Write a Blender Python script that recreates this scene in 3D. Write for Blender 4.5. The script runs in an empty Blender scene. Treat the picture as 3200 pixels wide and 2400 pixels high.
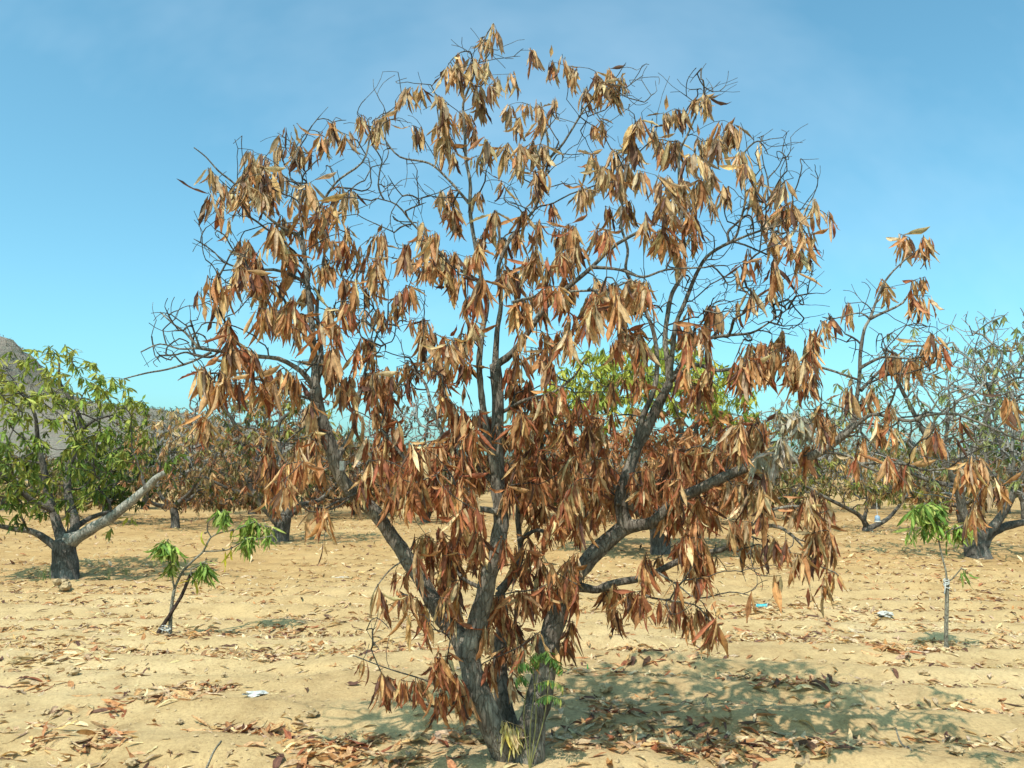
import bpy, math, random
import numpy as np
from mathutils import Matrix, Vector

# ------------------------------------------------------------------ camera, sky, sun, exposure
scene = bpy.context.scene
col = scene.collection
W, H, F = 3200.0, 2400.0, 2663.0          # photograph size and focal length in its pixels
CAM_H = 1.55
PITCH = math.radians(6.0)
cam_data = bpy.data.cameras.new('camera')
cam = bpy.data.objects.new('camera', cam_data)
col.objects.link(cam)
cam.location = (0, 0, CAM_H)
cam.rotation_euler = (math.radians(90) + PITCH, 0, 0)
cam_data.sensor_width = 36.0
cam_data.lens = 36.0 * F / W
cam_data.clip_start = 0.05
cam_data.clip_end = 20000
scene.camera = cam

SUN_EL, SUN_AZ = math.radians(59), math.radians(208)      # azimuth clockwise from +Y
world = bpy.data.worlds.new('World')
scene.world = world
world.use_nodes = True
wn = world.node_tree
bg = wn.nodes['Background']
sky = wn.nodes.new('ShaderNodeTexSky')
sky.sky_type = 'NISHITA'
sky.sun_disc = False
sky.sun_elevation = SUN_EL
sky.sun_rotation = SUN_AZ
sky.altitude = 200
sky.air_density = 0.8
sky.dust_density = 3.0
sky.ozone_density = 0.5
wb_ = wn.nodes.new('ShaderNodeMix'); wb_.data_type = 'RGBA'; wb_.blend_type = 'MULTIPLY'     # the phone's colour balance
wb_.inputs[0].default_value = 1.0; wb_.inputs[7].default_value = (0.70, 1.23, 1.13, 1)
wn.links.new(sky.outputs[0], wb_.inputs[6])
tcw = wn.nodes.new('ShaderNodeTexCoord'); mpw = wn.nodes.new('ShaderNodeMapping')        # thin veils of high cloud
mpw.inputs['Rotation'].default_value = (0.3, 0.5, 0.2); mpw.inputs['Scale'].default_value = (1.0, 3.2, 1.6)
nzw = wn.nodes.new('ShaderNodeTexNoise'); nzw.inputs['Scale'].default_value = 1.7; nzw.inputs['Detail'].default_value = 5; nzw.inputs['Roughness'].default_value = 0.6
mrw = wn.nodes.new('ShaderNodeMapRange'); mrw.inputs[1].default_value = 0.48; mrw.inputs[2].default_value = 0.8; mrw.inputs[4].default_value = 0.16
cmw = wn.nodes.new('ShaderNodeMix'); cmw.data_type = 'RGBA'; cmw.inputs[7].default_value = (5.2, 6.0, 6.6, 1)
wn.links.new(tcw.outputs['Generated'], mpw.inputs[0]); wn.links.new(mpw.outputs[0], nzw.inputs['Vector']); wn.links.new(nzw.outputs['Fac'], mrw.inputs[0])
wn.links.new(mrw.outputs[0], cmw.inputs[0]); wn.links.new(wb_.outputs[2], cmw.inputs[6]); wn.links.new(cmw.outputs[2], bg.inputs[0])
bg.inputs[1].default_value = 0.15

sd = bpy.data.lights.new('sun', 'SUN')
sd.energy = 3.75
sd.angle = math.radians(0.53)
sd.color = (1.0, 0.93, 0.82)
sun = bpy.data.objects.new('sun', sd)
col.objects.link(sun)
to_sun = Vector((math.sin(SUN_AZ) * math.cos(SUN_EL), math.cos(SUN_AZ) * math.cos(SUN_EL), math.sin(SUN_EL)))
sun.rotation_euler = to_sun.to_track_quat('Z', 'Y').to_euler()
sun.location = to_sun * 50

vs = scene.view_settings
vs.view_transform = 'Standard'
vs.look = 'None'
vs.exposure = 0.6
vs.gamma = 1.0
vs.use_curve_mapping = False
scene.render.engine = 'CYCLES'
scene.cycles.max_bounces = 6
scene.cycles.diffuse_bounces = 3
scene.cycles.transmission_bounces = 4

random.seed(7)
rng = np.random.default_rng(11)

# ------------------------------------------------------------------ photograph -> place
CP, SP = math.cos(PITCH), math.sin(PITCH)
def ray(px, py):
    a = (px - W / 2) / F; b = (H / 2 - py) / F
    return np.array([a, CP - b * SP, SP + b * CP])
def P(px, py, d):                                   # the point at forward distance d (world y)
    r = ray(px, py)
    return np.array([0, 0, CAM_H]) + r * (d / r[1])
def G(px, py):                                      # the point of the ground
    r = ray(px, py)
    t = -CAM_H / r[2]
    return np.array([r[0] * t, r[1] * t, 0.0])

# ------------------------------------------------------------------ noise
def _hash(ix, iy, seed):
    n = (ix.astype(np.int64) * 374761393 + iy.astype(np.int64) * 668265263 + seed * 1442695041) & 0xffffffff
    n = ((n ^ (n >> 13)) * 1274126177) & 0xffffffff
    n = n ^ (n >> 16)
    return (n & 0xffffff) / float(0xffffff)
def vnoise(x, y, seed=0):
    x = np.asarray(x, float); y = np.asarray(y, float)
    ix = np.floor(x); iy = np.floor(y); fx = x - ix; fy = y - iy
    fx = fx * fx * fx * (fx * (fx * 6 - 15) + 10); fy = fy * fy * fy * (fy * (fy * 6 - 15) + 10)
    a = _hash(ix, iy, seed); b = _hash(ix + 1, iy, seed); c = _hash(ix, iy + 1, seed); d = _hash(ix + 1, iy + 1, seed)
    return (a + (b - a) * fx) * (1 - fy) + (c + (d - c) * fx) * fy
def fbm(x, y, oct=4, seed=0):
    s = 0; a = 0.5
    for i in range(oct):
        s = s + a * (vnoise(x, y, seed + i * 17) - 0.5); x = np.asarray(x) * 2.03 + 3.1; y = np.asarray(y) * 2.03 + 7.7; a *= 0.5
    return s

MAIN = G(1618, 2392)
MAIN_D = float(MAIN[1])
def ridge_phase(x, y):
    return 2 * np.pi * (y / 0.78 + 0.12 * x) + 5.0 * fbm(np.asarray(x) * 0.35, np.asarray(y) * 0.5, 3, 5)
def gh(x, y):                                        # height of the soil
    x = np.asarray(x, float); y = np.asarray(y, float)
    fade = np.clip((70 - np.hypot(x, y)) / 50, 0, 1)
    m = 0.35 + 0.9 * np.clip(vnoise(x * 0.45 + 9, y * 0.6, 3), 0, 1)
    h = 0.036 * m * np.sin(ridge_phase(x, y)) * np.clip((30 - y) / 18, 0.15, 1)
    h = h + 0.16 * fbm(x * 0.25, y * 0.3, 3, 21) + 0.075 * fbm(x * 1.6, y * 2.2, 3, 33) + 0.05 * fbm(x * 6, y * 7, 3, 44)
    r = np.hypot(x - MAIN[0], y - MAIN[1])
    h = h + 0.05 * np.exp(-(r / 0.55) ** 2)
    return h * fade

# ------------------------------------------------------------------ mesh helpers
def fast_mesh(name, verts, faces, smooth=True, uv=None, colr=None):
    """verts (n,3); faces (m,k) with k = 3 or 4"""
    me = bpy.data.meshes.new(name)
    verts = np.asarray(verts, np.float32); faces = np.asarray(faces, np.int32)
    k = faces.shape[1]; m = len(faces)
    me.vertices.add(len(verts)); me.vertices.foreach_set('co', verts.ravel())
    me.loops.add(m * k); me.loops.foreach_set('vertex_index', faces.ravel())
    me.polygons.add(m)
    me.polygons.foreach_set('loop_start', np.arange(0, m * k, k, dtype=np.int32))
    me.polygons.foreach_set('use_smooth', np.full(m, smooth, dtype=bool))
    me.update(calc_edges=True)
    if uv is not None:
        l = me.uv_layers.new(name='uv')
        l.data.foreach_set('uv', np.asarray(uv, np.float32)[faces.ravel()].ravel())
    if colr is not None:
        a = me.attributes.new('tint', 'FLOAT_COLOR', 'POINT')
        c = np.ones((len(verts), 4), np.float32); c[:, :3] = colr
        a.data.foreach_set('color', c.ravel())
    me.validate(clean_customdata=False)
    return me
def link(name, data, mat=None, parent=None, loc=(0, 0, 0)):
    o = bpy.data.objects.new(name, data)
    col.objects.link(o)
    o.location = loc
    if parent: o.parent = parent
    if mat is not None and data is not None and len(data.materials) == 0: data.materials.append(mat)
    return o
def tag(o, label=None, cat=None, group=None, kind=None):
    if label: o['label'] = label
    if cat: o['category'] = cat
    if group: o['group'] = group
    if kind: o['kind'] = kind
    return o
def thing(name, loc, label, cat, group=None):
    o = link(name, None, loc=tuple(loc))
    o.empty_display_size = 0.1
    return tag(o, label, cat, group)

def catmull(pts, n):
    pts = np.asarray(pts, float)
    if len(pts) < 3:
        t = np.linspace(0, 1, n * (len(pts) - 1) + 1)[:, None]
        return pts[0] * (1 - t) + pts[-1] * t
    p = np.vstack([2 * pts[0] - pts[1], pts, 2 * pts[-1] - pts[-2]])
    out = []
    for i in range(1, len(p) - 2):
        for k in range(n):
            t = k / n
            out.append(0.5 * ((2 * p[i]) + (-p[i - 1] + p[i + 1]) * t + (2 * p[i - 1] - 5 * p[i] + 4 * p[i + 1] - p[i + 2]) * t * t
                              + (-p[i - 1] + 3 * p[i] - 3 * p[i + 1] + p[i + 2]) * t ** 3))
    out.append(pts[-1])
    return np.array(out)
class Tubes:
    def __init__(s): s.v = []; s.f = []; s.n = 0
    def add(s, pts, rad, k=6, knots=0.0, cap=True):
        pts = np.asarray(pts, float); rad = np.asarray(rad, float); n = len(pts)
        tan = np.gradient(pts, axis=0); tan /= np.linalg.norm(tan, axis=1)[:, None] + 1e-9
        u = np.cross(tan[0], [0.31, 0.17, 0.93] if abs(tan[0][2]) < 0.8 else [1, 0.2, 0]); u /= np.linalg.norm(u)
        us = [u]
        for i in range(1, n):
            u = us[-1] - tan[i] * np.dot(us[-1], tan[i]); us.append(u / (np.linalg.norm(u) + 1e-9))
        us = np.array(us); ws = np.cross(tan, us)
        a = np.arange(k) * 2 * np.pi / k
        r = rad[:, None] * np.ones(k)
        if knots:
            ph = rng.uniform(0, 50)
            s_ = np.concatenate([[0], np.cumsum(np.linalg.norm(np.diff(pts, axis=0), axis=1))])
            nx = np.cos(a)[None, :] * 1.3 + ph; ny = np.sin(a)[None, :] * 1.3 + s_[:, None] / (rad.mean() * 3.0)
            r = r * (1 + knots * 2.2 * fbm(nx + 0 * ny, ny + 0 * nx, 3, 71))
        v = pts[:, None, :] + r[..., None] * (np.cos(a)[None, :, None] * us[:, None, :] + np.sin(a)[None, :, None] * ws[:, None, :])
        s.v.append(v.reshape(-1, 3))
        i = np.arange(n - 1)[:, None] * k; j = np.arange(k)[None, :]; j2 = (j + 1) % k
        q = np.stack([i + j, i + j2, i + k + j2, i + k + j], -1).reshape(-1, 4) + s.n
        s.f.append(q); s.n += n * k
        if cap:
            s.v.append(pts[[-1]] + tan[[-1]] * rad[-1] * 0.5)
            b = s.n - k
            s.f.append(np.array([[b + t, b + (t + 1) % k, s.n, s.n] for t in range(k)])); s.n += 1
    def mesh(s, name, off=(0, 0, 0)):
        v = np.vstack(s.v) - np.asarray(off); f = np.vstack(s.f)
        me = bpy.data.meshes.new(name)
        tri = f[:, 2] == f[:, 3]
        qs = f[~tri]; ts = f[tri][:, :3]
        me.vertices.add(len(v)); me.vertices.foreach_set('co', v.astype(np.float32).ravel())
        nl = len(qs) * 4 + len(ts) * 3
        me.loops.add(nl); me.loops.foreach_set('vertex_index', np.concatenate([qs.ravel(), ts.ravel()]).astype(np.int32))
        me.polygons.add(len(qs) + len(ts))
        st = np.concatenate([np.arange(len(qs)) * 4, len(qs) * 4 + np.arange(len(ts)) * 3]).astype(np.int32)
        me.polygons.foreach_set('loop_start', st)
        me.polygons.foreach_set('use_smooth', np.ones(len(st), bool))
        me.update(calc_edges=True)
        return me

# ------------------------------------------------------------------ materials
def new_mat(name):
    m = bpy.data.materials.new(name); m.use_nodes = True
    nt = m.node_tree; b = nt.nodes['Principled BSDF']
    b.inputs['Specular IOR Level'].default_value = 0.2
    return m, nt, b
def node(nt, kind, **kw):
    n = nt.nodes.new(kind)
    for k, v in kw.items(): setattr(n, k, v)
    return n
def ramp(nt, src, stops):
    r = node(nt, 'ShaderNodeValToRGB')
    e = r.color_ramp.elements
    while len(e) < len(stops): e.new(0.5)
    for i, (p, c) in enumerate(stops): e[i].position = p; e[i].color = (*c, 1)
    nt.links.new(src, r.inputs[0])
    return r.outputs[0]
def noise(nt, vec, scale, detail=4, rough=0.55):
    n = node(nt, 'ShaderNodeTexNoise'); n.inputs['Scale'].default_value = scale
    n.inputs['Detail'].default_value = detail; n.inputs['Roughness'].default_value = rough
    nt.links.new(vec, n.inputs['Vector'])
    return n.outputs['Fac']
def mix(nt, fac, a, b, mode='MIX'):
    m = node(nt, 'ShaderNodeMix', data_type='RGBA', blend_type=mode)
    for sck, v in ((m.inputs[0], fac), (m.inputs[6], a), (m.inputs[7], b)):
        if hasattr(v, 'node'): nt.links.new(v, sck)
        elif isinstance(v, (int, float)): sck.default_value = v
        else: sck.default_value = (*v, 1)
    return m.outputs[2]
def bump(nt, h, strength, dist, b):
    n = node(nt, 'ShaderNodeBump'); n.inputs['Strength'].default_value = strength; n.inputs['Distance'].default_value = dist
    nt.links.new(h, n.inputs['Height']); nt.links.new(n.outputs[0], b.inputs['Normal'])
    return n

def leaf_material(name, source, rough=0.6, transl=0.3):
    m, nt, b = new_mat(name)
    if source == 'object':
        oi = node(nt, 'ShaderNodeObjectInfo'); c = oi.outputs['Color']
    else:
        at = node(nt, 'ShaderNodeAttribute', attribute_name='tint'); c = at.outputs['Color']
    geo = node(nt, 'ShaderNodeNewGeometry')
    nz = noise(nt, geo.outputs['Position'], 38, 3)
    blot = ramp(nt, nz, [(0.32, (0.55, 0.5, 0.47)), (0.5, (0.95, 0.95, 0.95)), (0.72, (1.2, 1.22, 1.2))])
    c = mix(nt, 1.0, c, blot, 'MULTIPLY')
    uvn = node(nt, 'ShaderNodeUVMap', uv_map='uv')
    sp = node(nt, 'ShaderNodeSeparateXYZ'); nt.links.new(uvn.outputs[0], sp.inputs[0])
    rib = ramp(nt, sp.outputs[0], [(0.40, (0, 0, 0)), (0.48, (1, 1, 1)), (0.52, (1, 1, 1)), (0.60, (0, 0, 0))])
    c = mix(nt, rib, c, mix(nt, 1.0, c, (1.35, 1.3, 1.2), 'MULTIPLY'))
    # side veins
    mth = node(nt, 'ShaderNodeMath', operation='SUBTRACT'); nt.links.new(sp.outputs[0], mth.inputs[0]); mth.inputs[1].default_value = 0.5
    ab = node(nt, 'ShaderNodeMath', operation='ABSOLUTE'); nt.links.new(mth.outputs[0], ab.inputs[0])
    ad = node(nt, 'ShaderNodeMath', operation='MULTIPLY_ADD'); nt.links.new(ab.outputs[0], ad.inputs[0]); ad.inputs[1].default_value = -0.35
    nt.links.new(sp.outputs[1], ad.inputs[2])
    ml = node(nt, 'ShaderNodeMath', operation='MULTIPLY'); nt.links.new(ad.outputs[0], ml.inputs[0]); ml.inputs[1].default_value = 90
    sn = node(nt, 'ShaderNodeMath', operation='SINE'); nt.links.new(ml.outputs[0], sn.inputs[0])
    bump(nt, sn.outputs[0], 0.25, 0.002, b)
    nt.links.new(c, b.inputs['Base Color'])
    b.inputs['Roughness'].default_value = rough
    tr = node(nt, 'ShaderNodeBsdfTranslucent')
    nt.links.new(mix(nt, 1.0, c, (1.15, 1.0, 0.8), 'MULTIPLY'), tr.inputs[0])
    ms = node(nt, 'ShaderNodeMixShader'); ms.inputs[0].default_value = transl
    out = nt.nodes['Material Output']
    nt.links.new(b.outputs[0], ms.inputs[1]); nt.links.new(tr.outputs[0], ms.inputs[2]); nt.links.new(ms.outputs[0], out.inputs[0])
    return m
LEAF_O = leaf_material('leaf_single', 'object')
LEAF_A = leaf_material('leaf_mass', 'attr')

def bark_material(name, dark, mid, light, scale=1.0):
    m, nt, b = new_mat(name)
    tc = node(nt, 'ShaderNodeTexCoord')
    mp = node(nt, 'ShaderNodeMapping'); mp.inputs['Scale'].default_value = (1, 1, 0.3)
    nt.links.new(tc.outputs['Object'], mp.inputs[0])
    n1 = noise(nt, tc.outputs['Object'], 6 * scale, 6, 0.65)
    n2 = noise(nt, mp.outputs[0], 70 * scale, 6, 0.7)
    n3 = noise(nt, tc.outputs['Object'], 26 * scale, 4, 0.6)
    c = ramp(nt, n1, [(0.32, dark), (0.5, mid), (0.66, light)])
    vo = node(nt, 'ShaderNodeTexVoronoi', feature='DISTANCE_TO_EDGE'); vo.inputs['Scale'].default_value = 34 * scale
    wv = node(nt, 'ShaderNodeVectorMath', operation='MULTIPLY_ADD')              # plates with crooked edges
    nn = node(nt, 'ShaderNodeTexNoise'); nn.inputs['Scale'].default_value = 30 * scale; nt.links.new(mp.outputs[0], nn.inputs['Vector'])
    nt.links.new(nn.outputs['Color'], wv.inputs[0]); wv.inputs[1].default_value = (0.05 / scale,) * 3; nt.links.new(mp.outputs[0], wv.inputs[2])
    nt.links.new(wv.outputs[0], vo.inputs['Vector'])
    crack = ramp(nt, vo.outputs['Distance'], [(0.0, (0.62, 0.6, 0.58)), (0.12, (1, 1, 1))])
    c = mix(nt, 1.0, c, crack, 'MULTIPLY')
    c = mix(nt, 1.0, c, ramp(nt, n2, [(0.36, (0.6, 0.58, 0.56)), (0.55, (1, 1, 1)), (0.72, (1.25, 1.22, 1.18))]), 'MULTIPLY')
    lich = ramp(nt, n3, [(0.62, (0, 0, 0)), (0.70, (0.55, 0.55, 0.55))])
    c = mix(nt, lich, c, tuple(min(1, x * 1.35) for x in light))
    nt.links.new(c, b.inputs['Base Color'])
    b.inputs['Roughness'].default_value = 0.92
    ad = node(nt, 'ShaderNodeMath', operation='MULTIPLY_ADD'); nt.links.new(n2, ad.inputs[0]); ad.inputs[1].default_value = 0.5
    cr = node(nt, 'ShaderNodeMath', operation='MINIMUM'); nt.links.new(vo.outputs['Distance'], cr.inputs[0]); cr.inputs[1].default_value = 0.12
    sc = node(nt, 'ShaderNodeMath', operation='MULTIPLY'); nt.links.new(cr.outputs[0], sc.inputs[0]); sc.inputs[1].default_value = 4.0
    nt.links.new(sc.outputs[0], ad.inputs[2])
    bump(nt, ad.outputs[0], 0.9, 0.012, b)
    return m
BARK = bark_material('bark', (0.08, 0.067, 0.055), (0.17, 0.147, 0.122), (0.3, 0.265, 0.22))
BARK_FAR = bark_material('bark_far', (0.06, 0.052, 0.044), (0.125, 0.11, 0.095), (0.25, 0.224, 0.195), 0.6)
TWIG = bark_material('twig_bark', (0.06, 0.052, 0.046), (0.105, 0.093, 0.082), (0.19, 0.172, 0.15))
TWIG_PALE = bark_material('twig_bark_pale', (0.18, 0.168, 0.155), (0.28, 0.265, 0.245), (0.38, 0.362, 0.34), 0.6)
PALEWOOD = bark_material('pale_dead_wood', (0.16, 0.145, 0.12), (0.34, 0.32, 0.28), (0.5, 0.48, 0.43), 0.8)
SAPBARK = bark_material('sapling_bark', (0.16, 0.14, 0.11), (0.26, 0.24, 0.19), (0.36, 0.33, 0.27), 2)
DARKWOOD = bark_material('dark_stick', (0.03, 0.02, 0.018), (0.07, 0.045, 0.038), (0.13, 0.09, 0.07), 2)

def plain(name, c, rough=0.6, spec=0.3):
    m, nt, b = new_mat(name)
    tc = node(nt, 'ShaderNodeTexCoord')
    nz = noise(nt, tc.outputs['Object'], 40, 4)
    nt.links.new(ramp(nt, nz, [(0.3, tuple(x * 0.7 for x in c)), (0.6, c)]), b.inputs['Base Color'])
    b.inputs['Roughness'].default_value = rough; b.inputs['Specular IOR Level'].default_value = spec
    return m
WHITE_PLASTIC = plain('white_plastic', (0.5, 0.5, 0.48), 0.5)
TEAL_PLASTIC = plain('teal_plastic', (0.06, 0.36, 0.40), 0.4, 0.5)
GREY_CLOTH = plain('grey_cloth', (0.44, 0.42, 0.38), 0.9)
STONE = plain('stone', (0.42, 0.30, 0.17), 0.9)
TRAP_BLUE = plain('trap_blue', (0.25, 0.36, 0.5), 0.4)

# ------------------------------------------------------------------ ground
def soil_material():
    m, nt, b = new_mat('sandy_soil')
    geo = node(nt, 'ShaderNodeNewGeometry'); p = geo.outputs['Position']
    n1 = noise(nt, p, 0.35, 5, 0.6); n2 = noise(nt, p, 3.2, 6, 0.65); n3 = noise(nt, p, 45, 5, 0.7)
    c = ramp(nt, n1, [(0.3, (0.35, 0.235, 0.115)), (0.5, (0.425, 0.298, 0.153)), (0.7, (0.48, 0.355, 0.2))])
    sy = node(nt, 'ShaderNodeSeparateXYZ'); nt.links.new(p, sy.inputs[0])          # redder soil between the rows behind
    far_ = node(nt, 'ShaderNodeMapRange'); far_.inputs[1].default_value = 8.5; far_.inputs[2].default_value = 15; far_.inputs[4].default_value = 0.8
    nt.links.new(sy.outputs[1], far_.inputs[0])
    c = mix(nt, far_.outputs[0], c, mix(nt, 1.0, c, (0.86, 0.75, 0.62), 'MULTIPLY'))
    c = mix(nt, 1.0, c, ramp(nt, n2, [(0.28, (0.74, 0.70, 0.66)), (0.5, (1, 1, 1)), (0.75, (1.12, 1.12, 1.13))]), 'MULTIPLY')
    c = mix(nt, 1.0, c, ramp(nt, n3, [(0.3, (0.72, 0.70, 0.68)), (0.5, (1, 1, 1)), (0.7, (1.12, 1.12, 1.12))]), 'MULTIPLY')
    nt.links.new(c, b.inputs['Base Color'])
    b.inputs['Roughness'].default_value = 0.95; b.inputs['Specular IOR Level'].default_value = 0.1
    n4 = noise(nt, p, 16, 6, 0.7)
    b1 = bump(nt, n4, 0.7, 0.03, b)
    b2 = node(nt, 'ShaderNodeBump'); b2.inputs['Strength'].default_value = 0.5; b2.inputs['Distance'].default_value = 0.006
    nt.links.new(noise(nt, p, 140, 3, 0.7), b2.inputs['Height']); nt.links.new(b1.outputs[0], b2.inputs['Normal'])
    nt.links.new(b2.outputs[0], b.inputs['Normal'])
    return m
ys = [2.2]
while ys[-1] < 75: ys.append(ys[-1] + max(0.026, 0.0074 * ys[-1]))
ys = [-6000, -1500, -300, -60, -15, -4, 0, 1.2] + ys + [90, 120, 180, 300, 600, 1500, 6000]
xp = list(np.arange(0, 4.2, 0.038))
while xp[-1] < 60: xp.append(xp[-1] * 1.0135 + 0.004)
xp += [80, 120, 200, 400, 1000, 6000]
xs = np.array([-x for x in xp[:0:-1]] + xp); ys = np.array(ys, float)
X, Y = np.meshgrid(xs, ys)
V = np.stack([X, Y, gh(X, Y)], -1).reshape(-1, 3)
nx, ny = len(xs), len(ys)
i = (np.arange(ny - 1)[:, None] * nx + np.arange(nx - 1)[None, :]).ravel()
GZ = V[:, 2].reshape(ny, nx)
def gz(x, y):                                        # height of the built sheet, by interpolation
    x = np.asarray(x, float); y = np.asarray(y, float)
    a = np.clip(np.searchsorted(xs, x) - 1, 0, nx - 2); b = np.clip(np.searchsorted(ys, y) - 1, 0, ny - 2)
    u = (x - xs[a]) / (xs[a + 1] - xs[a]); v = (y - ys[b]) / (ys[b + 1] - ys[b])
    return (GZ[b, a] * (1 - u) + GZ[b, a + 1] * u) * (1 - v) + (GZ[b + 1, a] * (1 - u) + GZ[b + 1, a + 1] * u) * v
ground = link('ground', fast_mesh('ground', V, np.stack([i, i + 1, i + nx + 1, i + nx], -1)), soil_material())
tag(ground, 'sandy ochre orchard soil with shallow ridges', kind='structure')

# ------------------------------------------------------------------ hill behind
def hill_material():
    m, nt, b = new_mat('scrub_hill')
    geo = node(nt, 'ShaderNodeNewGeometry'); p = geo.outputs['Position']
    c = ramp(nt, noise(nt, p, 0.035, 5, 0.6), [(0.35, (0.17, 0.145, 0.12)), (0.6, (0.25, 0.21, 0.18))])
    c = mix(nt, ramp(nt, noise(nt, p, 0.35, 5, 0.7), [(0.46, (0, 0, 0)), (0.6, (1, 1, 1))]), c, (0.20, 0.19, 0.155))
    nt.links.new(c, b.inputs['Base Color']); b.inputs['Roughness'].default_value = 1.0; b.inputs['Specular IOR Level'].default_value = 0.0
    bump(nt, noise(nt, p, 0.6, 5, 0.7), 1.0, 1.5, b)
    return m
HILL_D = 330.0
hx = [-1500, -900, 0, 33, 60, 163, 228, 369, 488, 640, 900, 1500, 2100, 2700, 3300, 4300]     # crest of the hill in the photograph
hyp = [1010, 980, 1110, 1138, 1150, 1202, 1230, 1260, 1272, 1300, 1345, 1420, 1440, 1400, 1392, 1450]
gx = np.linspace(-520, 380, 260); gy = np.linspace(HILL_D - 170, HILL_D + 170, 70)
HX, HY = np.meshgrid(gx, gy)
def crest_z(x):
    px = W / 2 + x / HILL_D * F / CP
    py = np.interp(px, hx, hyp)
    return CAM_H + (1481 - py) / F * HILL_D
def hill_z(x, y):
    z = crest_z(x); t = np.clip(1 - np.abs(y - HILL_D) / 165, 0, 1)
    s = t * t * (3 - 2 * t) * 0.55 + t * 0.45
    px = W / 2 + x / HILL_D * F
    rock = 7.5 * np.clip(1 - ((x + 196) / 11) ** 4, 0, 1) * np.clip(1 - np.abs(y - HILL_D) / 26, 0, 1)
    return (z + 3 * fbm(x * 0.03, y * 0.03, 4, 91)) * s + rock * (0.8 + vnoise(x * 0.4, y * 0.4, 4) * 0.5) - 1.5
HV = np.stack([HX, HY, hill_z(HX, HY)], -1).reshape(-1, 3)
n_ = len(gx); i = (np.arange(len(gy) - 1)[:, None] * n_ + np.arange(n_ - 1)[None, :]).ravel()
hill = link('hill', fast_mesh('hill', HV, np.stack([i, i + 1, i + n_ + 1, i + n_], -1)), hill_material())
tag(hill, 'dry scrub covered rocky hill beyond the orchard', kind='structure')

# ------------------------------------------------------------------ leaves
def leaf_template(nseg, e0, e1, bend, halfw, fold, twist, tail=0.0, petiole=0.08, wave=0.0, ncol=3, side=0.0):
    """unit-length leaf leaving the origin along +x, upper side +z, rolled across by fold"""
    s = np.linspace(0, 1, nseg + 1)
    t = np.clip(s / bend, 0, 1); t = t * t * (3 - 2 * t)
    ang = e0 + (e1 - e0) * t + tail * s * s
    ds = np.diff(s, prepend=0)
    cx = np.cumsum(np.cos(ang) * ds); cz = np.cumsum(np.sin(ang) * ds)
    N = np.stack([-np.sin(ang), 0 * ang, np.cos(ang)], -1); B = np.array([0, 1, 0.0])
    u = np.clip((s - petiole) / (1 - petiole), 0, 1)
    w = halfw * (np.clip(np.sin(np.pi * u ** 0.88), 0, 1) ** 0.75 + 0.03); w[0] = halfw * 0.08; w[-1] = halfw * 0.07
    c = np.stack([cx, side * s * s, cz], -1)
    tw = twist * s
    Bs = np.cos(tw)[:, None] * B + np.sin(tw)[:, None] * N; Ns = np.cos(tw)[:, None] * N - np.sin(tw)[:, None] * B
    f = np.clip(fold * (0.75 + 0.5 * np.sin(s * 5 + twist * 3)), 0.02, 2.2)
    cols = np.linspace(-1, 1, ncol); rows = []
    for cc in cols:
        lat = w * np.sin(f * cc) / f; nor = w * (1 - np.cos(f * cc)) / f
        wv = wave * np.sin(s * 15 + cc * 2) * abs(cc) * halfw
        rows.append(c + lat[:, None] * Bs + (nor + wv)[:, None] * Ns)
    v = np.stack(rows, 1).reshape(-1, 3)
    uv = np.stack([np.tile((cols + 1) / 2, nseg + 1), np.repeat(s, ncol)], -1)
    q = []
    for k in range(nseg):
        for j in range(ncol - 1):
            a = k * ncol + j; q.append((a, a + 1, a + ncol + 1, a + ncol))
    return v, np.array(q), uv
R_ = math.radians
def hang_set(nseg, n, halfw=(0.07, 0.11), foldr=(20, 65), stiff=0.12, seed=3, ncol=3, e0r=(-35, 42), bendr=(0.14, 0.4)):
    r = np.random.default_rng(seed); out = []
    for k in range(n):
        st = r.random() < stiff
        e1 = r.uniform(-60, 0) if st else r.uniform(-98, -76)
        out.append(leaf_template(nseg, R_(r.uniform(*e0r)), R_(e1), r.uniform(*bendr), r.uniform(*halfw), R_(r.uniform(*foldr)), R_(r.uniform(-90, 90)),
                                 R_(r.uniform(-35, 40) * (1.9 if r.random() < .3 else 1)), 0.1, r.uniform(0, 0.35), ncol, r.uniform(-.12, .12)))
    return out
DRY = hang_set(5, 56, (0.07, 0.122), (55, 165), 0.07, 3, 5, (-72, 25), (0.12, 0.34))
DRY_LO = hang_set(2, 14, (0.10, 0.15), (15, 60), 0.2, 5)
GREEN = hang_set(4, 16, (0.09, 0.14), (8, 40), 0.35, 9)
GREEN_LO = hang_set(2, 10, (0.10, 0.15), (8, 35), 0.35, 10)
SAP = hang_set(5, 16, (0.055, 0.09), (8, 35), 0.12, 12)
rl = np.random.default_rng(77)
def lit_set(nseg, n):
    return [leaf_template(nseg, R_(rl.uniform(-5, 35)), R_(rl.uniform(-35, 8)), rl.uniform(0.6, 1.0), rl.uniform(0.08, 0.14), R_(rl.uniform(15, 90)),
                          R_(rl.uniform(-50, 50)), R_(rl.uniform(-20, 30)), 0.08, rl.uniform(0, 0.3)) for _ in range(n)]
LITTER = lit_set(5, 18)
LITTER_LO = lit_set(2, 10)

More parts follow.
